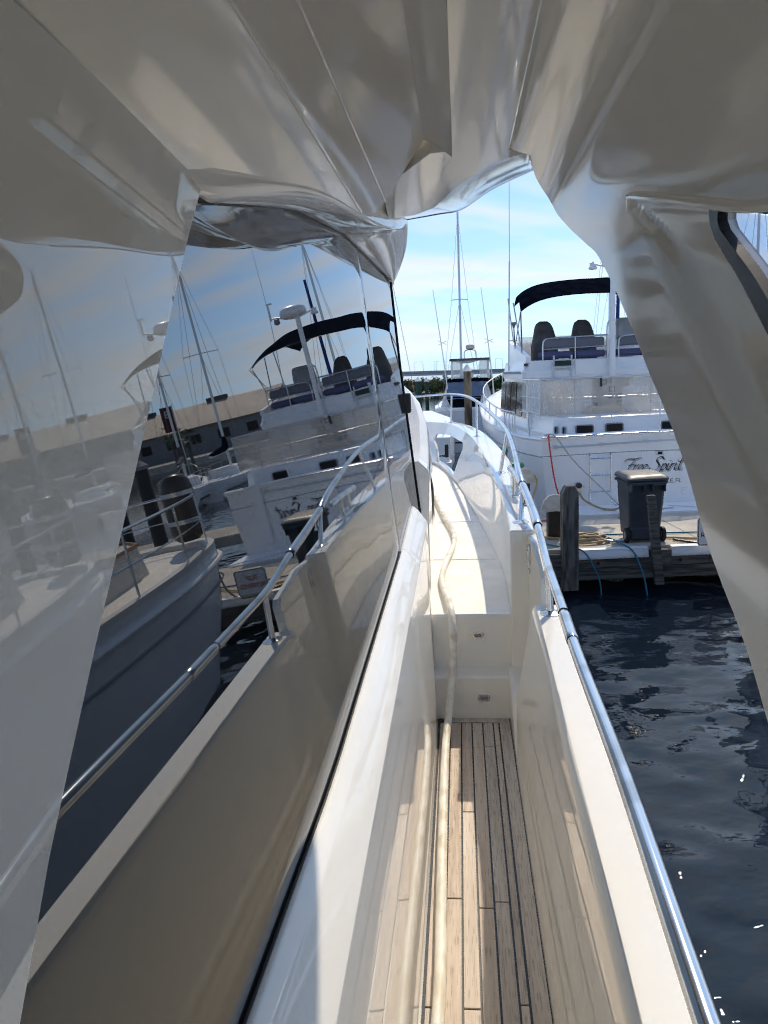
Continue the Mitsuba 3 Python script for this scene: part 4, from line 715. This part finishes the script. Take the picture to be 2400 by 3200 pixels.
f('whip_antenna', [cyl([-1.60, 4.0, 3.0], [-1.55, 4.0, 5.4], .016, 8), cyl([-1.55, 4.0, 5.4], [-1.52, 4.0, 8.2], .010, 8, .005), tube([[-1.6, 4.0, 3.7], [-1.4, 4.0, 3.7]], .012, 6)], 'white_plastic')
f('whip_antenna', [cyl([1.60, 4.0, 3.0], [1.58, 4.2, 7.0], .012, 8, .005)], 'white_plastic')
f('horn_pole', [cyl([-1.46, 3.9, 3.4], [-1.49, 3.9, 3.98], .014, 8), lathe([(.02, 0), (.03, .04), (.07, .11), (.065, .12)], [-1.49, 3.9, 3.97], 14)], 'grey_trim')
f('side_vent', bx(-1.60, -1.53, 2.13, 2.2, 3.12, 3.17), 'black')
m = loc(FX, crv([[-1.66, .0, 1.9], [-1.50, -.04, 1.90], [-1.2, -.3, 1.45], [-.8, -.6, 1.0], [-.5, -.78, .68], [-.3, -.8, .63], [.4, -.6, .635]], 40)); tag(put('mooring_line', tube(m, .012, 8), 'grey_rope', None, True), 'grey mooring line running down from the trawler stern corner to its swim platform', 'rope')
m = loc(FX, crv([[.35, -.5, .66], [.8, -.75, .655], [1.3, -.8, .65], [1.6, -.9, .64]], 20)); tag(put('mooring_line', tube(m, .012, 8), 'white_plastic', None, True), 'white mooring line lying along the swim platform behind the bin', 'rope')
m = loc(FX, crv([[-1.60, -.06, 1.92], [-1.59, -.09, 1.7], [-1.56, -.4, 1.1], [-1.50, -.85, .7], [-1.42, -1.0, .63], [-1.9, -1.2, .62], [-2.3, -1.1, .62]], 40)); tag(put('red_hose', tube(m, .013, 8), 'red_hose', None, True), 'red hose hanging from the trawler stern corner onto the dock', 'hose')
m = loc(FX, crv([[-1.07, -.07, .88], [-1.0, -.2, .75], [-.8, -.5, .655], [-.6, -.62, .65], [-.52, -.78, .72], [-.56, -1.0, .63], [-.7, -1.2, .62]], 40)); tag(put('power_cable', tube(m, .020, 8), 'tan_hose', None, True), 'shore power cable plugged into the trawler transom above its swim platform', 'cable')
# things on the aft deck
t = thing('storage_drawers', 'white plastic drawer tower behind the mesh screen on the trawler aft deck', 'drawers')
put('frame', bx(-1.42, -.95, .85, 1.25, 2.2, 2.8, .02), 'white_plastic', t, 30, FX)
for z in (2.23, 2.42, 2.61): put('drawer', bx(-1.39, -.98, .83, .85, z, z + .16, .008), 'white_plastic', t, 30, FX)
rr = []
for x, h in zip(np.linspace(-.75, .1, 9), [.03, .11, .14, .12, .16, .15, .17, .1, .02]): rr.append([[x, .95 + .22 * math.cos(a), 2.2 + max(0, h * math.sin(a)) * (1 + .1 * math.sin(5 * a + x * 9))] for a in np.linspace(0, np.pi, 12)])
tag(put('folded_tarp', loft(rr), 'tan_hose', None, 50, FX), 'crumpled tan tarp lying behind the mesh screen on the trawler aft deck', 'tarp')
tag(put('deck_box', bx(.15, 1.35, 1.0, 1.5, 2.2, 2.66, .04), 'white_plastic', None, 30, FX), 'long white deck box behind the mesh screen on the trawler aft deck', 'box')
# ================================================================== SPORT CRUISER, straight ahead
cl = 'small sport cruiser with blue grey canvas and clear enclosure moored stern on beyond the bow'
C = thing('sport_cruiser', cl, 'boat')
CX = mtx(([1, .0, 0], [0, 1, 0], [0, 0, 1]), [.26, 30, 0])
def c(base, m, mt, parent=None, smooth=30): return put(base, m, mt, parent or C, smooth, CX)
def sec(v, h, w, s): return [[h, v, s], [h * .98, v, s - .2], [w, v, .5], [w * .9, v, -.3], [-w * .9, v, -.3], [-w, v, .5], [-h * .98, v, s - .2], [-h, v, s]]
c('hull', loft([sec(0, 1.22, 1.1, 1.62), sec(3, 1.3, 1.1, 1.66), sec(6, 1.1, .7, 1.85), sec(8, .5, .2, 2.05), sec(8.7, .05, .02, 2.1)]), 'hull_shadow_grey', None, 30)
c('cockpit_rim', loft([[[x * s, y * s + (1 - s) * 2, z] for x, y in [(-1.24, -.02), (1.24, -.02), (1.32, 3), (1.1, 6), (-1.1, 6), (-1.32, 3)]] for s, z in ((1, 1.60), (1.01, 1.66), (1, 1.72), (.95, 1.73))]), 'white_paint')
c('stripe', tube([[-1.12, -.02, .38], [1.12, -.02, .38]], .03, 6), 'boot')
c('cabin', loft([[[-1.05, 1.3, 1.7], [1.10, 1.3, 1.7], [1.0, 5.4, 1.75], [-1.0, 5.4, 1.75]], [[-.78, 1.5, 2.65], [.82, 1.5, 2.65], [.8, 3.6, 2.62], [-.8, 3.6, 2.62]]]), 'white_paint', None, 20)
c('aft_canvas', sheet([[[np.interp(j, [0, 5], [a, b]), np.interp(j, [0, 5], [.95, .15]) + .03 * math.sin(i * 2.1), np.interp(j, [0, 1, 4, 5], [2.72, 2.66, 2.18, 2.12])] for j in range(6)] for i, (a, b) in enumerate(zip(np.linspace(-.74, .82, 14), np.linspace(-.80, .55, 14)))], [0, .015, 0]), 'steel_blue_canvas', None, 40)
c('canvas_band', bx(-.76, .86, .86, .98, 2.66, 2.82, .02), 'navy_canvas'); c('canvas_band', loft([[[-.8, .10, 2.13], [.55, .10, 2.13], [.45, .08, 1.72], [-.62, .08, 1.72]], [[-.8, .16, 2.13], [.55, .16, 2.13], [.45, .14, 1.72], [-.62, .14, 1.72]]]), 'navy_canvas')
c('hard_top', loft([[[x * s + .14, y, z + .03 * (1 - abs(x))] for x, y in [(-.78, .6), (.78, .6), (.74, 2.7), (-.74, 2.7)]] for s, z in ((1, 3.50), (1.03, 3.53), (.98, 3.58))]), 'seat_cover')
for x in (-.58, .88): c('top_post', [cyl([x, .75, 2.8], [x * .96 + .01, .75, 3.52], .025, 8), cyl([x, 2.5, 2.7], [x, 2.4, 3.52], .025, 8)], 'alloy')
for a, b in ((-.60, -.12), (.50, .90)): c('clear_curtain', sheet([[[np.interp(i, [0, 6], [a, b]) + .03 * math.sin(j * 1.3), .68 + .02 * math.sin(i * 2), 2.82 + .7 * j / 6] for j in range(7)] for i in range(7)], [0, .01, 0]), 'clear_vinyl', None, 40)
c('top_valance', sheet([[[x, .64, z] for z in (3.52, 3.44 - .05 * math.cos(x * 5) )] for x in np.linspace(-.6, .9, 16)], [0, .01, 0]), 'grey_cover')
c('helm_seat', bx(-.15, .30, 1.8, 2.2, 2.65, 3.05, .05), 'white_plastic')
c('radar_arch', tube(crv([[-.06, 1.2, 3.55], [-.06, 1.2, 3.80], [0, 1.2, 3.90], [.17, 1.2, 3.93], [.34, 1.2, 3.90], [.40, 1.2, 3.80], [.40, 1.2, 3.55]], 26), .02, 8), 'alloy')
c('radome', lathe([(.13, 0), (.17, .03), (.17, .12), (.14, .16), (.02, .17)], [.17, 1.2, 3.95], 20), 'old_plastic', None, 40)
for s, x0_, x1_ in ((-1, -.72, -1.10), (1, 1.05, .72)):
    o = thing('outrigger', ('left' if s < 0 else 'right') + ' outrigger pole rising beside the clear enclosure of the small sport cruiser', 'fishing pole')
    put('pole', tube([[x0_ + .0, .6, 2.2], [(x0_ + x1_) / 2, .5, 3.9], [x1_ - .1, .4, 6.2]], [.028, .018, .010], 8), 'alloy', o, 30, CX)
    xm = (x0_ + x1_) / 2
    put('spreader', [tube([[xm - .17, .5, 4.12], [xm + .17, .5, 4.28]], .008, 6), tube([[xm - .17, .5, 4.30], [xm + .17, .5, 4.14]], .008, 6)], 'alloy', o, 30, CX)
c('stern_rail', [tube(crv([[-1.05, -.02, 1.7], [-1.05, -.02, 2.0], [0, -.05, 2.08], [1.15, -.02, 2.0], [1.15, -.02, 1.7]], 24), .016, 6)], 'alloy')
# ================================================================== SAIL BOATS
def sailboat(label, x, y, hd, H, m='white_paint', cover='navy_canvas', L=9.0, spr=(.62,), sw=.5, mast='alloy', lat=0.0, furl=None):
    t = thing('sailboat', label, 'sailboat')
    a = math.radians(hd); X = mtx(([math.cos(a), -math.sin(a), 0], [math.sin(a), math.cos(a), 0], [0, 0, 1]), [x, y, 0])
    q = lambda b, mm, mt, sm=30: put(b, mm, mt, t, sm, X)
    q('hull', loft([[[h, v, s], [h * .96, v, s * .6], [h * .6, v, .05], [0, v, -.3], [-h * .6, v, .05], [-h * .96, v, s * .6], [-h, v, s]] for v, h, s in [(-.52 * L, .75, .95), (-.3 * L, 1.25, .9), (0, 1.4, .9), (.25 * L, 1.0, 1.0), (.42 * L, .4, 1.15), (.5 * L, .03, 1.25)]]), m)
    q('stripe', tube([[-h - .01, v, .42] for v, h in [(-.5 * L, .70), (-.3 * L, 1.12), (0, 1.26), (.25 * L, .85)]], .05, 6), 'boot')
    q('cabin', loft([[[-.85, -.2 * L, .85], [.85, -.2 * L, .85], [.55, .22 * L, .95], [-.55, .22 * L, .95]], [[-.7, -.19 * L, 1.35], [.7, -.19 * L, 1.35], [.42, .17 * L, 1.28], [-.42, .17 * L, 1.28]]]), 'white_plastic', 20)
    for s in (-1, 1): q('cabin_window', bx(min(s * .83, s * .75), max(s * .83, s * .75), -.12 * L, .05 * L, 1.03, 1.18), 'boat_glass', False)
    q('mast', tube([[0, .06 * L, 1.0], [0, .06 * L, H * .5], [0, .06 * L, H]], [.075, .07, .06], 10), mast)
    q('boom', [tube([[0, .05 * L, 2.1], [0, -.36 * L, 2.05]], .05, 8)], mast)
    q('sail_cover', tube(crv([[0, .055 * L, 2.9], [0, .04 * L, 2.35], [0, -.1 * L, 2.22], [0, -.34 * L, 2.12]], 14), [.10, .15, .17, .17, .17, .16, .16, .15, .14, .13, .12, .11, .10, .06], 10), cover)
    for k_ in spr: q('spreader', tube([[-sw, .06 * L, H * k_], [0, .06 * L, H * k_ + .03], [sw, .06 * L, H * k_]], .022, 6), mast)
    st = []
    for s in (-1, 1):
        st += [tube([[0, .06 * L, H - .1], [s * sw, .06 * L, H * spr[0]], [s * 1.2, .05 * L, .95]], .008, 5), tube([[0, .06 * L, H * spr[0]], [s * 1.2, 0.0, .95]], .008, 5)]
    st += [tube([[0, .06 * L, H], [0, .49 * L, 1.3]], .010, 5), tube([[0, .06 * L, H], [0, -.5 * L, 1.2]], .009, 5)]
    q('rigging', st, 'grey_trim')
    if furl: q('furled_sail', tube([[0, .09 * L, H - .6], [0, .48 * L, 1.5]], [.05, .09], 8), furl)
    q('masthead', [cyl([0, .06 * L, H], [.1, .06 * L, H + .35], .01, 5), tube([[-.12, .06 * L, H + .12], [.25, .06 * L, H + .16]], .012, 5)], 'black')
    q('pulpit', tube(crv([[-.55, .36 * L, 1.1], [-.5, .37 * L, 1.65], [0, .51 * L, 1.85], [.5, .37 * L, 1.65], [.55, .36 * L, 1.1]], 24), .014, 6), 'alloy')
    q('lifeline', [tube([[s * h, v, z] for v, h, z in [(-.5 * L, .7, 1.5), (-.3 * L, 1.18, 1.48), (0, 1.32, 1.48), (.36 * L, .5, 1.6)]], .006, 5) for s in (-1, 1)] + [cyl([s * h, v, .9], [s * h, v, 1.5], .012, 5) for s in (-1, 1) for v, h in ((-.5 * L, .7), (-.3 * L, 1.18), (-.1 * L, 1.28), (.1 * L, 1.2), (.25 * L, .9))], 'alloy')
    return t
sailboat('sailboat whose bare mast rises behind the small sport cruiser', .10, 45, 0, 11.9, spr=(.60,), sw=.46)
sailboat('white sailboat seen through the bow opening with its mast hidden behind the windows', -3.3, 31.5, -25, 12.2, sw=.6)
sailboat('sailboat with blue furled sail whose mast stands behind the trawler flybridge', 7.5, 39.5, -5, 11.8, cover='blue_canvas', sw=.55, furl=None)
k_ = 'sailboat_002'; put('furled_mainsail', tube([[7.78, 39.9, 3.0], [7.85, 39.9, 9.6]], .085, 10), 'blue_canvas', k_)
sailboat('tall sailboat whose stepped mast shows through the right side cutout', 14.35, 39.7, 10, 12.4, sw=.95, spr=(.60,), L=11)
sailboat('grey masted sailboat moored right of the stepped mast and reflected in the window', 15.5, 36.5, 20, 10.5, sw=.6, cover='seat_cover')
sailboat('white sailboat moored far right near the boat shed', 24, 42, 30, 10.8, sw=.6)
sailboat('small white sailboat moored rightmost by the boat shed', 31, 46, 60, 9.5, sw=.55, L=8)
# stern of a small white boat seen through the bow opening
t = thing('small_motorboat', 'small white motorboat stern seen through the opening in the bow bulwark', 'boat')
X = mtx(([1, 0, 0], [0, 1, 0], [0, 0, 1]), [-.95, 17.0, 0])
put('hull', loft([[[h, v, s], [h * .97, v, .95], [h * .8, v, .7], [-h * .8, v, .7], [-h * .97, v, .95], [-h, v, s]] for v, h, s in [(0, .70, 1.66), (1.5, .8, 1.72), (4, .7, 1.85), (5.5, .1, 2.0)]]), 'white_paint', t, 30, X)
put('bracket', loft([[[*(q + [.25, .1]), z] for q in rrect(.95, .7, .1)] for z in (.9, 1.06, 1.12)]), 'white_paint', t, 30, X)
put('stripe', bx(-.55, .66, -.012, 0, 1.24, 1.27), 'boot', t, False, X); put('vent', bx(.58, .66, -.014, 0, 1.22, 1.50, .005), 'black', t, 30, X)
put('railing', [cyl([a, .25, 1.65], [a * .97, .25, 1.9], .012, 6) for a in (-.3, 0, .3, .55)] + [tube([[-.6, .25, 1.9], [.56, .25, 1.9]], .012, 6)], 'alloy', t, 30, X)
t = thing('cabin_cruiser', 'dark windowed cabin cruiser partly hidden behind the window edge left of the bow', 'boat')
X = mtx(([1, 0, 0], [0, 1, 0], [0, 0, 1]), [-3.6, 23.5, 0])
put('hull', loft([[[h, v, s], [h * .95, v, .5], [h * .8, v, -.2], [-h * .8, v, -.2], [-h * .95, v, .5], [-h, v, s]] for v, h, s in [(0, 1.5, 1.3), (4, 1.6, 1.4), (8, 1.0, 1.7), (9.6, .1, 1.9)]]), 'white_paint', t, 30, X)
put('cabin', loft([[[-1.2, 1, 1.3], [1.2, 1, 1.3], [1.0, 6, 1.4], [-1.0, 6, 1.4]], [[-1.0, 1.2, 2.6], [1.0, 1.2, 2.6], [.8, 4.8, 2.6], [-.8, 4.8, 2.6]]]), 'white_paint', t, 20, X)
for a in (-.75, .1): put('window', bx(a, a + .7, .98, 1.09, 1.75, 2.4, .02), 'boat_glass', t, 30, X)
put('rail', tube(crv([[-1.4, 0, 1.3], [-1.4, 0, 1.9], [0, -.1, 2.0], [1.4, 0, 1.9], [1.4, 0, 1.3]], 24), .02, 6), 'alloy', t, 30, X); put('flybridge', bx(-.9, .9, 1.4, 4.0, 2.6, 3.05, .06), 'white_paint', t, 30, X)
# ---- pilings
def piling(label, x, y, r, top, m, capm, group=None, ch=.14):
    t = thing('mooring_pile', label, 'piling', group)
    n_ = 14; a = np.arange(n_) * 2 * np.pi / n_; rr = [[[x + r * s * math.cos(b) * (1 + .03 * math.sin(3 * b + z)), y + r * s * math.sin(b), z] for b in a] for z, s in [(-2, 1.08), (.2, 1.05), (top * .6, 1.0), (top, .97)]]
    put('shaft', loft(rr), m, t, 40)
    if capm: put('cap', lathe([(r * 1.12, -.05), (r * 1.14, .02), (r * .95, .04), (.02, ch)], [x, y, top], 18), capm, t, 30)
piling('weathered brown piling with white cone cap in front of the small sport cruiser', .21, 22, .108, 3.13, 'pile_wood', 'white_plastic')
piling('dark green piling with white cone cap standing left of the bow', -1.70, 32, .12, 2.82, 'green_pile', 'white_plastic')
piling('dark piling with white cap just right of the dark green piling', -1.45, 34, .085, 2.78, 'green_pile', 'white_plastic')
piling('short piling with green cap beside the trawler stern corner', .90, 13.35, .150, 1.42, 'teak_trim', None); put('cap', lathe([(.16, -.03), (.17, .03), (.15, .06), (.02, .075)], [.90, 13.35, 1.42], 20), 'green_cap', 'mooring_pile_003')
piling('short piling with green cap half hidden behind the bow rail', .68, 14.2, .150, 1.60, 'teak_trim', None); put('cap', lathe([(.16, -.03), (.17, .03), (.15, .06), (.02, .075)], [.68, 14.2, 1.60], 20), 'green_cap', 'mooring_pile_004')
for i, (x, y, l) in enumerate([(6.3, 13.9, 'tall dark piling with pointed cap right of the trawler and seen in the window'), (7.2, 14.3, 'tall dark piling with pointed cap rightmost of the pair beside the trawler')]): piling(l, x, y, .14, 2.75, 'black', 'grey_trim')
# ================================================================== NEIGHBOUR BOAT (shows in the window glass)
t = thing('neighbour_boat', 'cream hulled boat with bow rail in the next berth mirrored in the side window', 'boat')
gun = crv([(4.2, 10.2, 0), (3.75, 10.05, 0), (3.36, 9.6, 0), (3.12, 8.4, 0), (3.0, 7.0, 0), (2.95, 4, 0), (2.95, -2, 0)], 50)
def gside(k_, z, dy=0.0):
    a = gun.copy(); a[:, 0] = 4.2 - (4.2 - a[:, 0]) * k_; a[:, 1] = np.where(a[:, 1] > 4, 4 + (a[:, 1] - 4) * (1 - (1 - k_) * .8), a[:, 1]); a[:, 2] = z
    b = a[::-1].copy(); b[:, 0] = 8.4 - b[:, 0]; return np.vstack([a[::-1], b[::-1][1:]])
rows_ = [gside(.80, -.4), gside(.86, .2), gside(.95, .9), gside(.99, 1.42), gside(1.0, 1.60)]
put('hull', sheet(np.stack(rows_, 1), [0, 0, -.02]), 'white_paint', t, 40)
put('rub_rail', tube(gside(1.012, 1.45), .035, 8), 'white_plastic', t); put('rub_rail', tube(gside(.995, 1.18), .012, 6), 'grey_trim', t)
def gcap(k_, z): return np.vstack([gside(k_, z)])
put('toe_rail', sheet(np.stack([gside(1.0, 1.60), gside(1.0, 1.66), gside(.93, 1.66), gside(.93, 1.60)], 1), [0, 0, -.01]), 'tan_hull', t, 40)
pg = Polygon(gside(.95, 0)[:, :2]); m = ext(pg, .03); m.apply_translation([0, 0, 1.56]); put('deck', m, 'nonskid', t, False)
tr = Polygon([(3.55, -2), (3.55, 6.5), (3.75, 8.4), (4.2, 8.9), (4.65, 8.4), (4.85, 6.5), (4.85, -2)])
put('cabin_trunk', loft([[[*q, 1.58] for q in tr.exterior.coords[:-1]], [[*q, 1.95] for q in tr.buffer(-.06, join_style=2).exterior.coords[:-1]]]), 'tan_hull', t, 20); put('trunk_trim', tube([[q[0], q[1], 1.96] for q in tr.buffer(-.05, join_style=2).exterior.coords[:-1]], .025, 6, True), 'teak_trim', t)
rl = gside(.96, 2.32); put('bow_rail', [tube(rl, .018, 8), tube(gside(.96, 1.98)[25:75], .010, 6)], 'steel', t)
for i in (4, 12, 20, 28, 34, 40, 45, 53, 58, 64, 70, 78, 86, 94): put('stanchion', cyl(rl[i] * [1, 1, 0] + [0, 0, 1.62], rl[i], .014, 8), 'steel', t)
put('wheelhouse', loft([[[*q, 1.9] for q in [(3.5, -2), (4.9, -2), (4.9, 2.6), (4.5, 3.2), (3.9, 3.2), (3.5, 2.6)]], [[*q, 3.5] for q in [(3.6, -2), (4.8, -2), (4.8, 2.0), (4.45, 2.4), (3.95, 2.4), (3.6, 2.0)]]]), 'white_paint', t, 20)
for y0_ in (-1.3, .0, 1.2): put('wheelhouse_window', loft([[[3.515, y0_, 2.4], [3.515, y0_ + .9, 2.4], [3.50, y0_ + .9, 2.4], [3.50, y0_, 2.4]], [[3.572, y0_, 3.2], [3.572, y0_ + .8, 3.2], [3.56, y0_ + .8, 3.2], [3.56, y0_, 3.2]]]), 'boat_glass', t, False)
q = thing('life_raft_canister', 'dark brown canister with two pale straps standing at the neighbour boat bow', 'canister')
put('canister', lathe([(.02, 0), (.15, .01), (.20, .06), (.22, .14), (.225, .7), (.20, .82), (.14, .90), (.02, .92)], [3.75, 9.72, 1.70], 24), 'barrel', q, 50)
for z in (1.98, 2.36): put('strap', lathe([(.226, -.03), (.232, -.03), (.232, .03), (.226, .03)], [3.75, 9.72, z], 24), 'alloy', q)
# ================================================================== BOAT SHED, PALMS, BANNER (show in the window glass)
t = thing('boat_shed', 'long grey boat shed with ribbed metal roof on the far right bank', 'building')
X0, X1, Y0, Y1, ZE, ZR = 34, 92, 112, 132, 5.2, 8.6
put('wall', [bx(X0, X1, Y0, Y0 + .3, 0, ZE), bx(X0, X1, Y1, Y1 + .3, 0, ZE)], 'shed_wall', t, False)
for x in (X0, X1 - .3): put('gable_wall', loft([[[x, Y0, 0], [x, Y1, 0], [x, Y1, ZE], [x, (Y0 + Y1) / 2, ZR], [x, Y0, ZE]], [[x + .3, Y0, 0], [x + .3, Y1, 0], [x + .3, Y1, ZE], [x + .3, (Y0 + Y1) / 2, ZR], [x + .3, Y0, ZE]]]), 'shed_wall', t, False)
n_ = int((X1 - X0 + 1.6) / .35); gx = np.linspace(X0 - .8, X1 + .8, n_ * 2)
rf = sheet([[[x, Y0 - .8, ZE - .18 + (.06 if i % 2 else 0)], [x, (Y0 + Y1) / 2, ZR + .12 + (.06 if i % 2 else 0)]] for i, x in enumerate(gx)], [0, 0, .05])
R_ = put('roof', rf, 'roof_metal', t, False); put('roof', sheet([[[x, Y1 + .8, ZE - .18], [x, (Y0 + Y1) / 2, ZR + .12]] for x in (X0 - .8, X1 + .8)], [0, 0, .05]), 'roof_metal', t, False)
for x in np.arange(X0 + 4, X1, 6.5): put('skylight', sheet([[[x, Y0 + 2.2, ZE + .80], [x, Y0 + 5.2, ZE + 1.83]], [[x + 1.0, Y0 + 2.2, ZE + .80], [x + 1.0, Y0 + 5.2, ZE + 1.83]]], [0, 0, .05]), 'white_plastic', R_, False)
for x in np.arange(X0 + 9, X1, 13): put('ridge_vent', bx(x, x + 3.2, (Y0 + Y1) / 2 - .5, (Y0 + Y1) / 2 + .5, ZR + .1, ZR + .75), 'seat_cover', R_, False)
for x in np.arange(X0 + 2, X1 - 3, 4.4): put('window', bx(x, x + 1.7, Y0 - .05, Y0 + .02, 2.6, 4.0, .02), 'boat_glass', t, False)
put('quay', bx(26, 130, 95, 112, -1, .9), 'concrete'); labels['quay'] = {'label': 'concrete quay below the boat shed', 'kind': 'structure'}
t = thing('banner', 'dark maroon banner with a white letter on a pole before the boat shed', 'banner')
BB = mtx(([math.cos(.4), -math.sin(.4), 0], [0, 0, 1], [-math.sin(.4), -math.cos(.4), 0]), [23.3, 55, 0])
put('pole', cyl([0, 0, 0], [0, 6.1, 0], .04) , 'alloy', t, 30, BB); m = bx(.05, 1.0, 4.1, 6.0, -.01, .01); put('cloth', m, 'maroon', t, False, BB)
m = meshkit.text_mesh('B', .5, .004, True); m.apply_translation([.32, 5.2, .011]); put('lettering', m, 'white_plastic', t, False, BB)
t = thing('palm_tree', 'short bushy palm tree on the far bank beside the banner', 'palm tree'); r = np.random.default_rng(3)
for dx in (0, .9, -.7):
    px, py, hh = 24.6 + dx, 58 + dx * .3, 3.6 + .5 * dx
    put('trunk', tube(crv([[px, py, 0], [px + .1, py, hh * .6], [px + .05, py, hh]], 8), np.linspace(.17, .12, 8), 8), 'bark', t)
    fv = []
    for k_ in range(34):
        a = r.random() * 6.28; el = r.uniform(-.5, 1.2); d = np.array([math.cos(a) * math.cos(el), math.sin(a) * math.cos(el), math.sin(el)]); s = np.cross(d, [0, 0, 1]); s /= np.linalg.norm(s)
        p0 = np.array([px + .05, py, hh]); p1 = p0 + d * .6; p2 = p0 + d * 1.15 - [0, 0, .3]
        for w in np.linspace(-.3, .3, 7): fv += [p1, p1 * .5 + p2 * .5 + s * w * .8, p2 + s * w * 1.5 + d * .1 * (1 - abs(w) * 3), p1 * .4 + p2 * .6 + s * (w * .8 + .05)]
    put('crown', (np.array(fv), np.arange(len(fv)).reshape(-1, 4)), 'leaf_a', t, False)
# low dock and boats to the right of the trawler
k_ = put('side_dock', [bx(5.4, 5.9 + 18, 17.5, 19.2, .35, .6, .02)] + [cyl([x, 18.3, -2], [x, 18.3, .5], .15) for x in range(6, 24, 3)], 'concrete'); tag(k_, 'long low side dock right of the trawler running behind the pilings', 'dock')
t = thing('open_skiff', 'small open white skiff moored beside the side dock', 'boat')
X = mtx(([0, 1, 0], [-1, 0, 0], [0, 0, 1]), [12, 20.5, 0])
put('hull', loft([[[h, v, s], [h * .8, v, .0], [-h * .8, v, .0], [-h, v, s], [-h + .1, v, s], [-h * .7, v, .35], [h * .7, v, .35], [h - .1, v, s]] for v, h, s in [(-2.5, .9, .75), (0, 1.0, .75), (2, .7, .85), (3, .15, 1.0)]]), 'white_paint', t, 30, X)
put('console', bx(-.3, .3, -.4, .2, .3, 1.4, .05), 'white_plastic', t, 30, X); put('outboard', bx(-.2, .2, -2.95, -2.55, .4, 1.3, .08), 'black', t, 30, X)
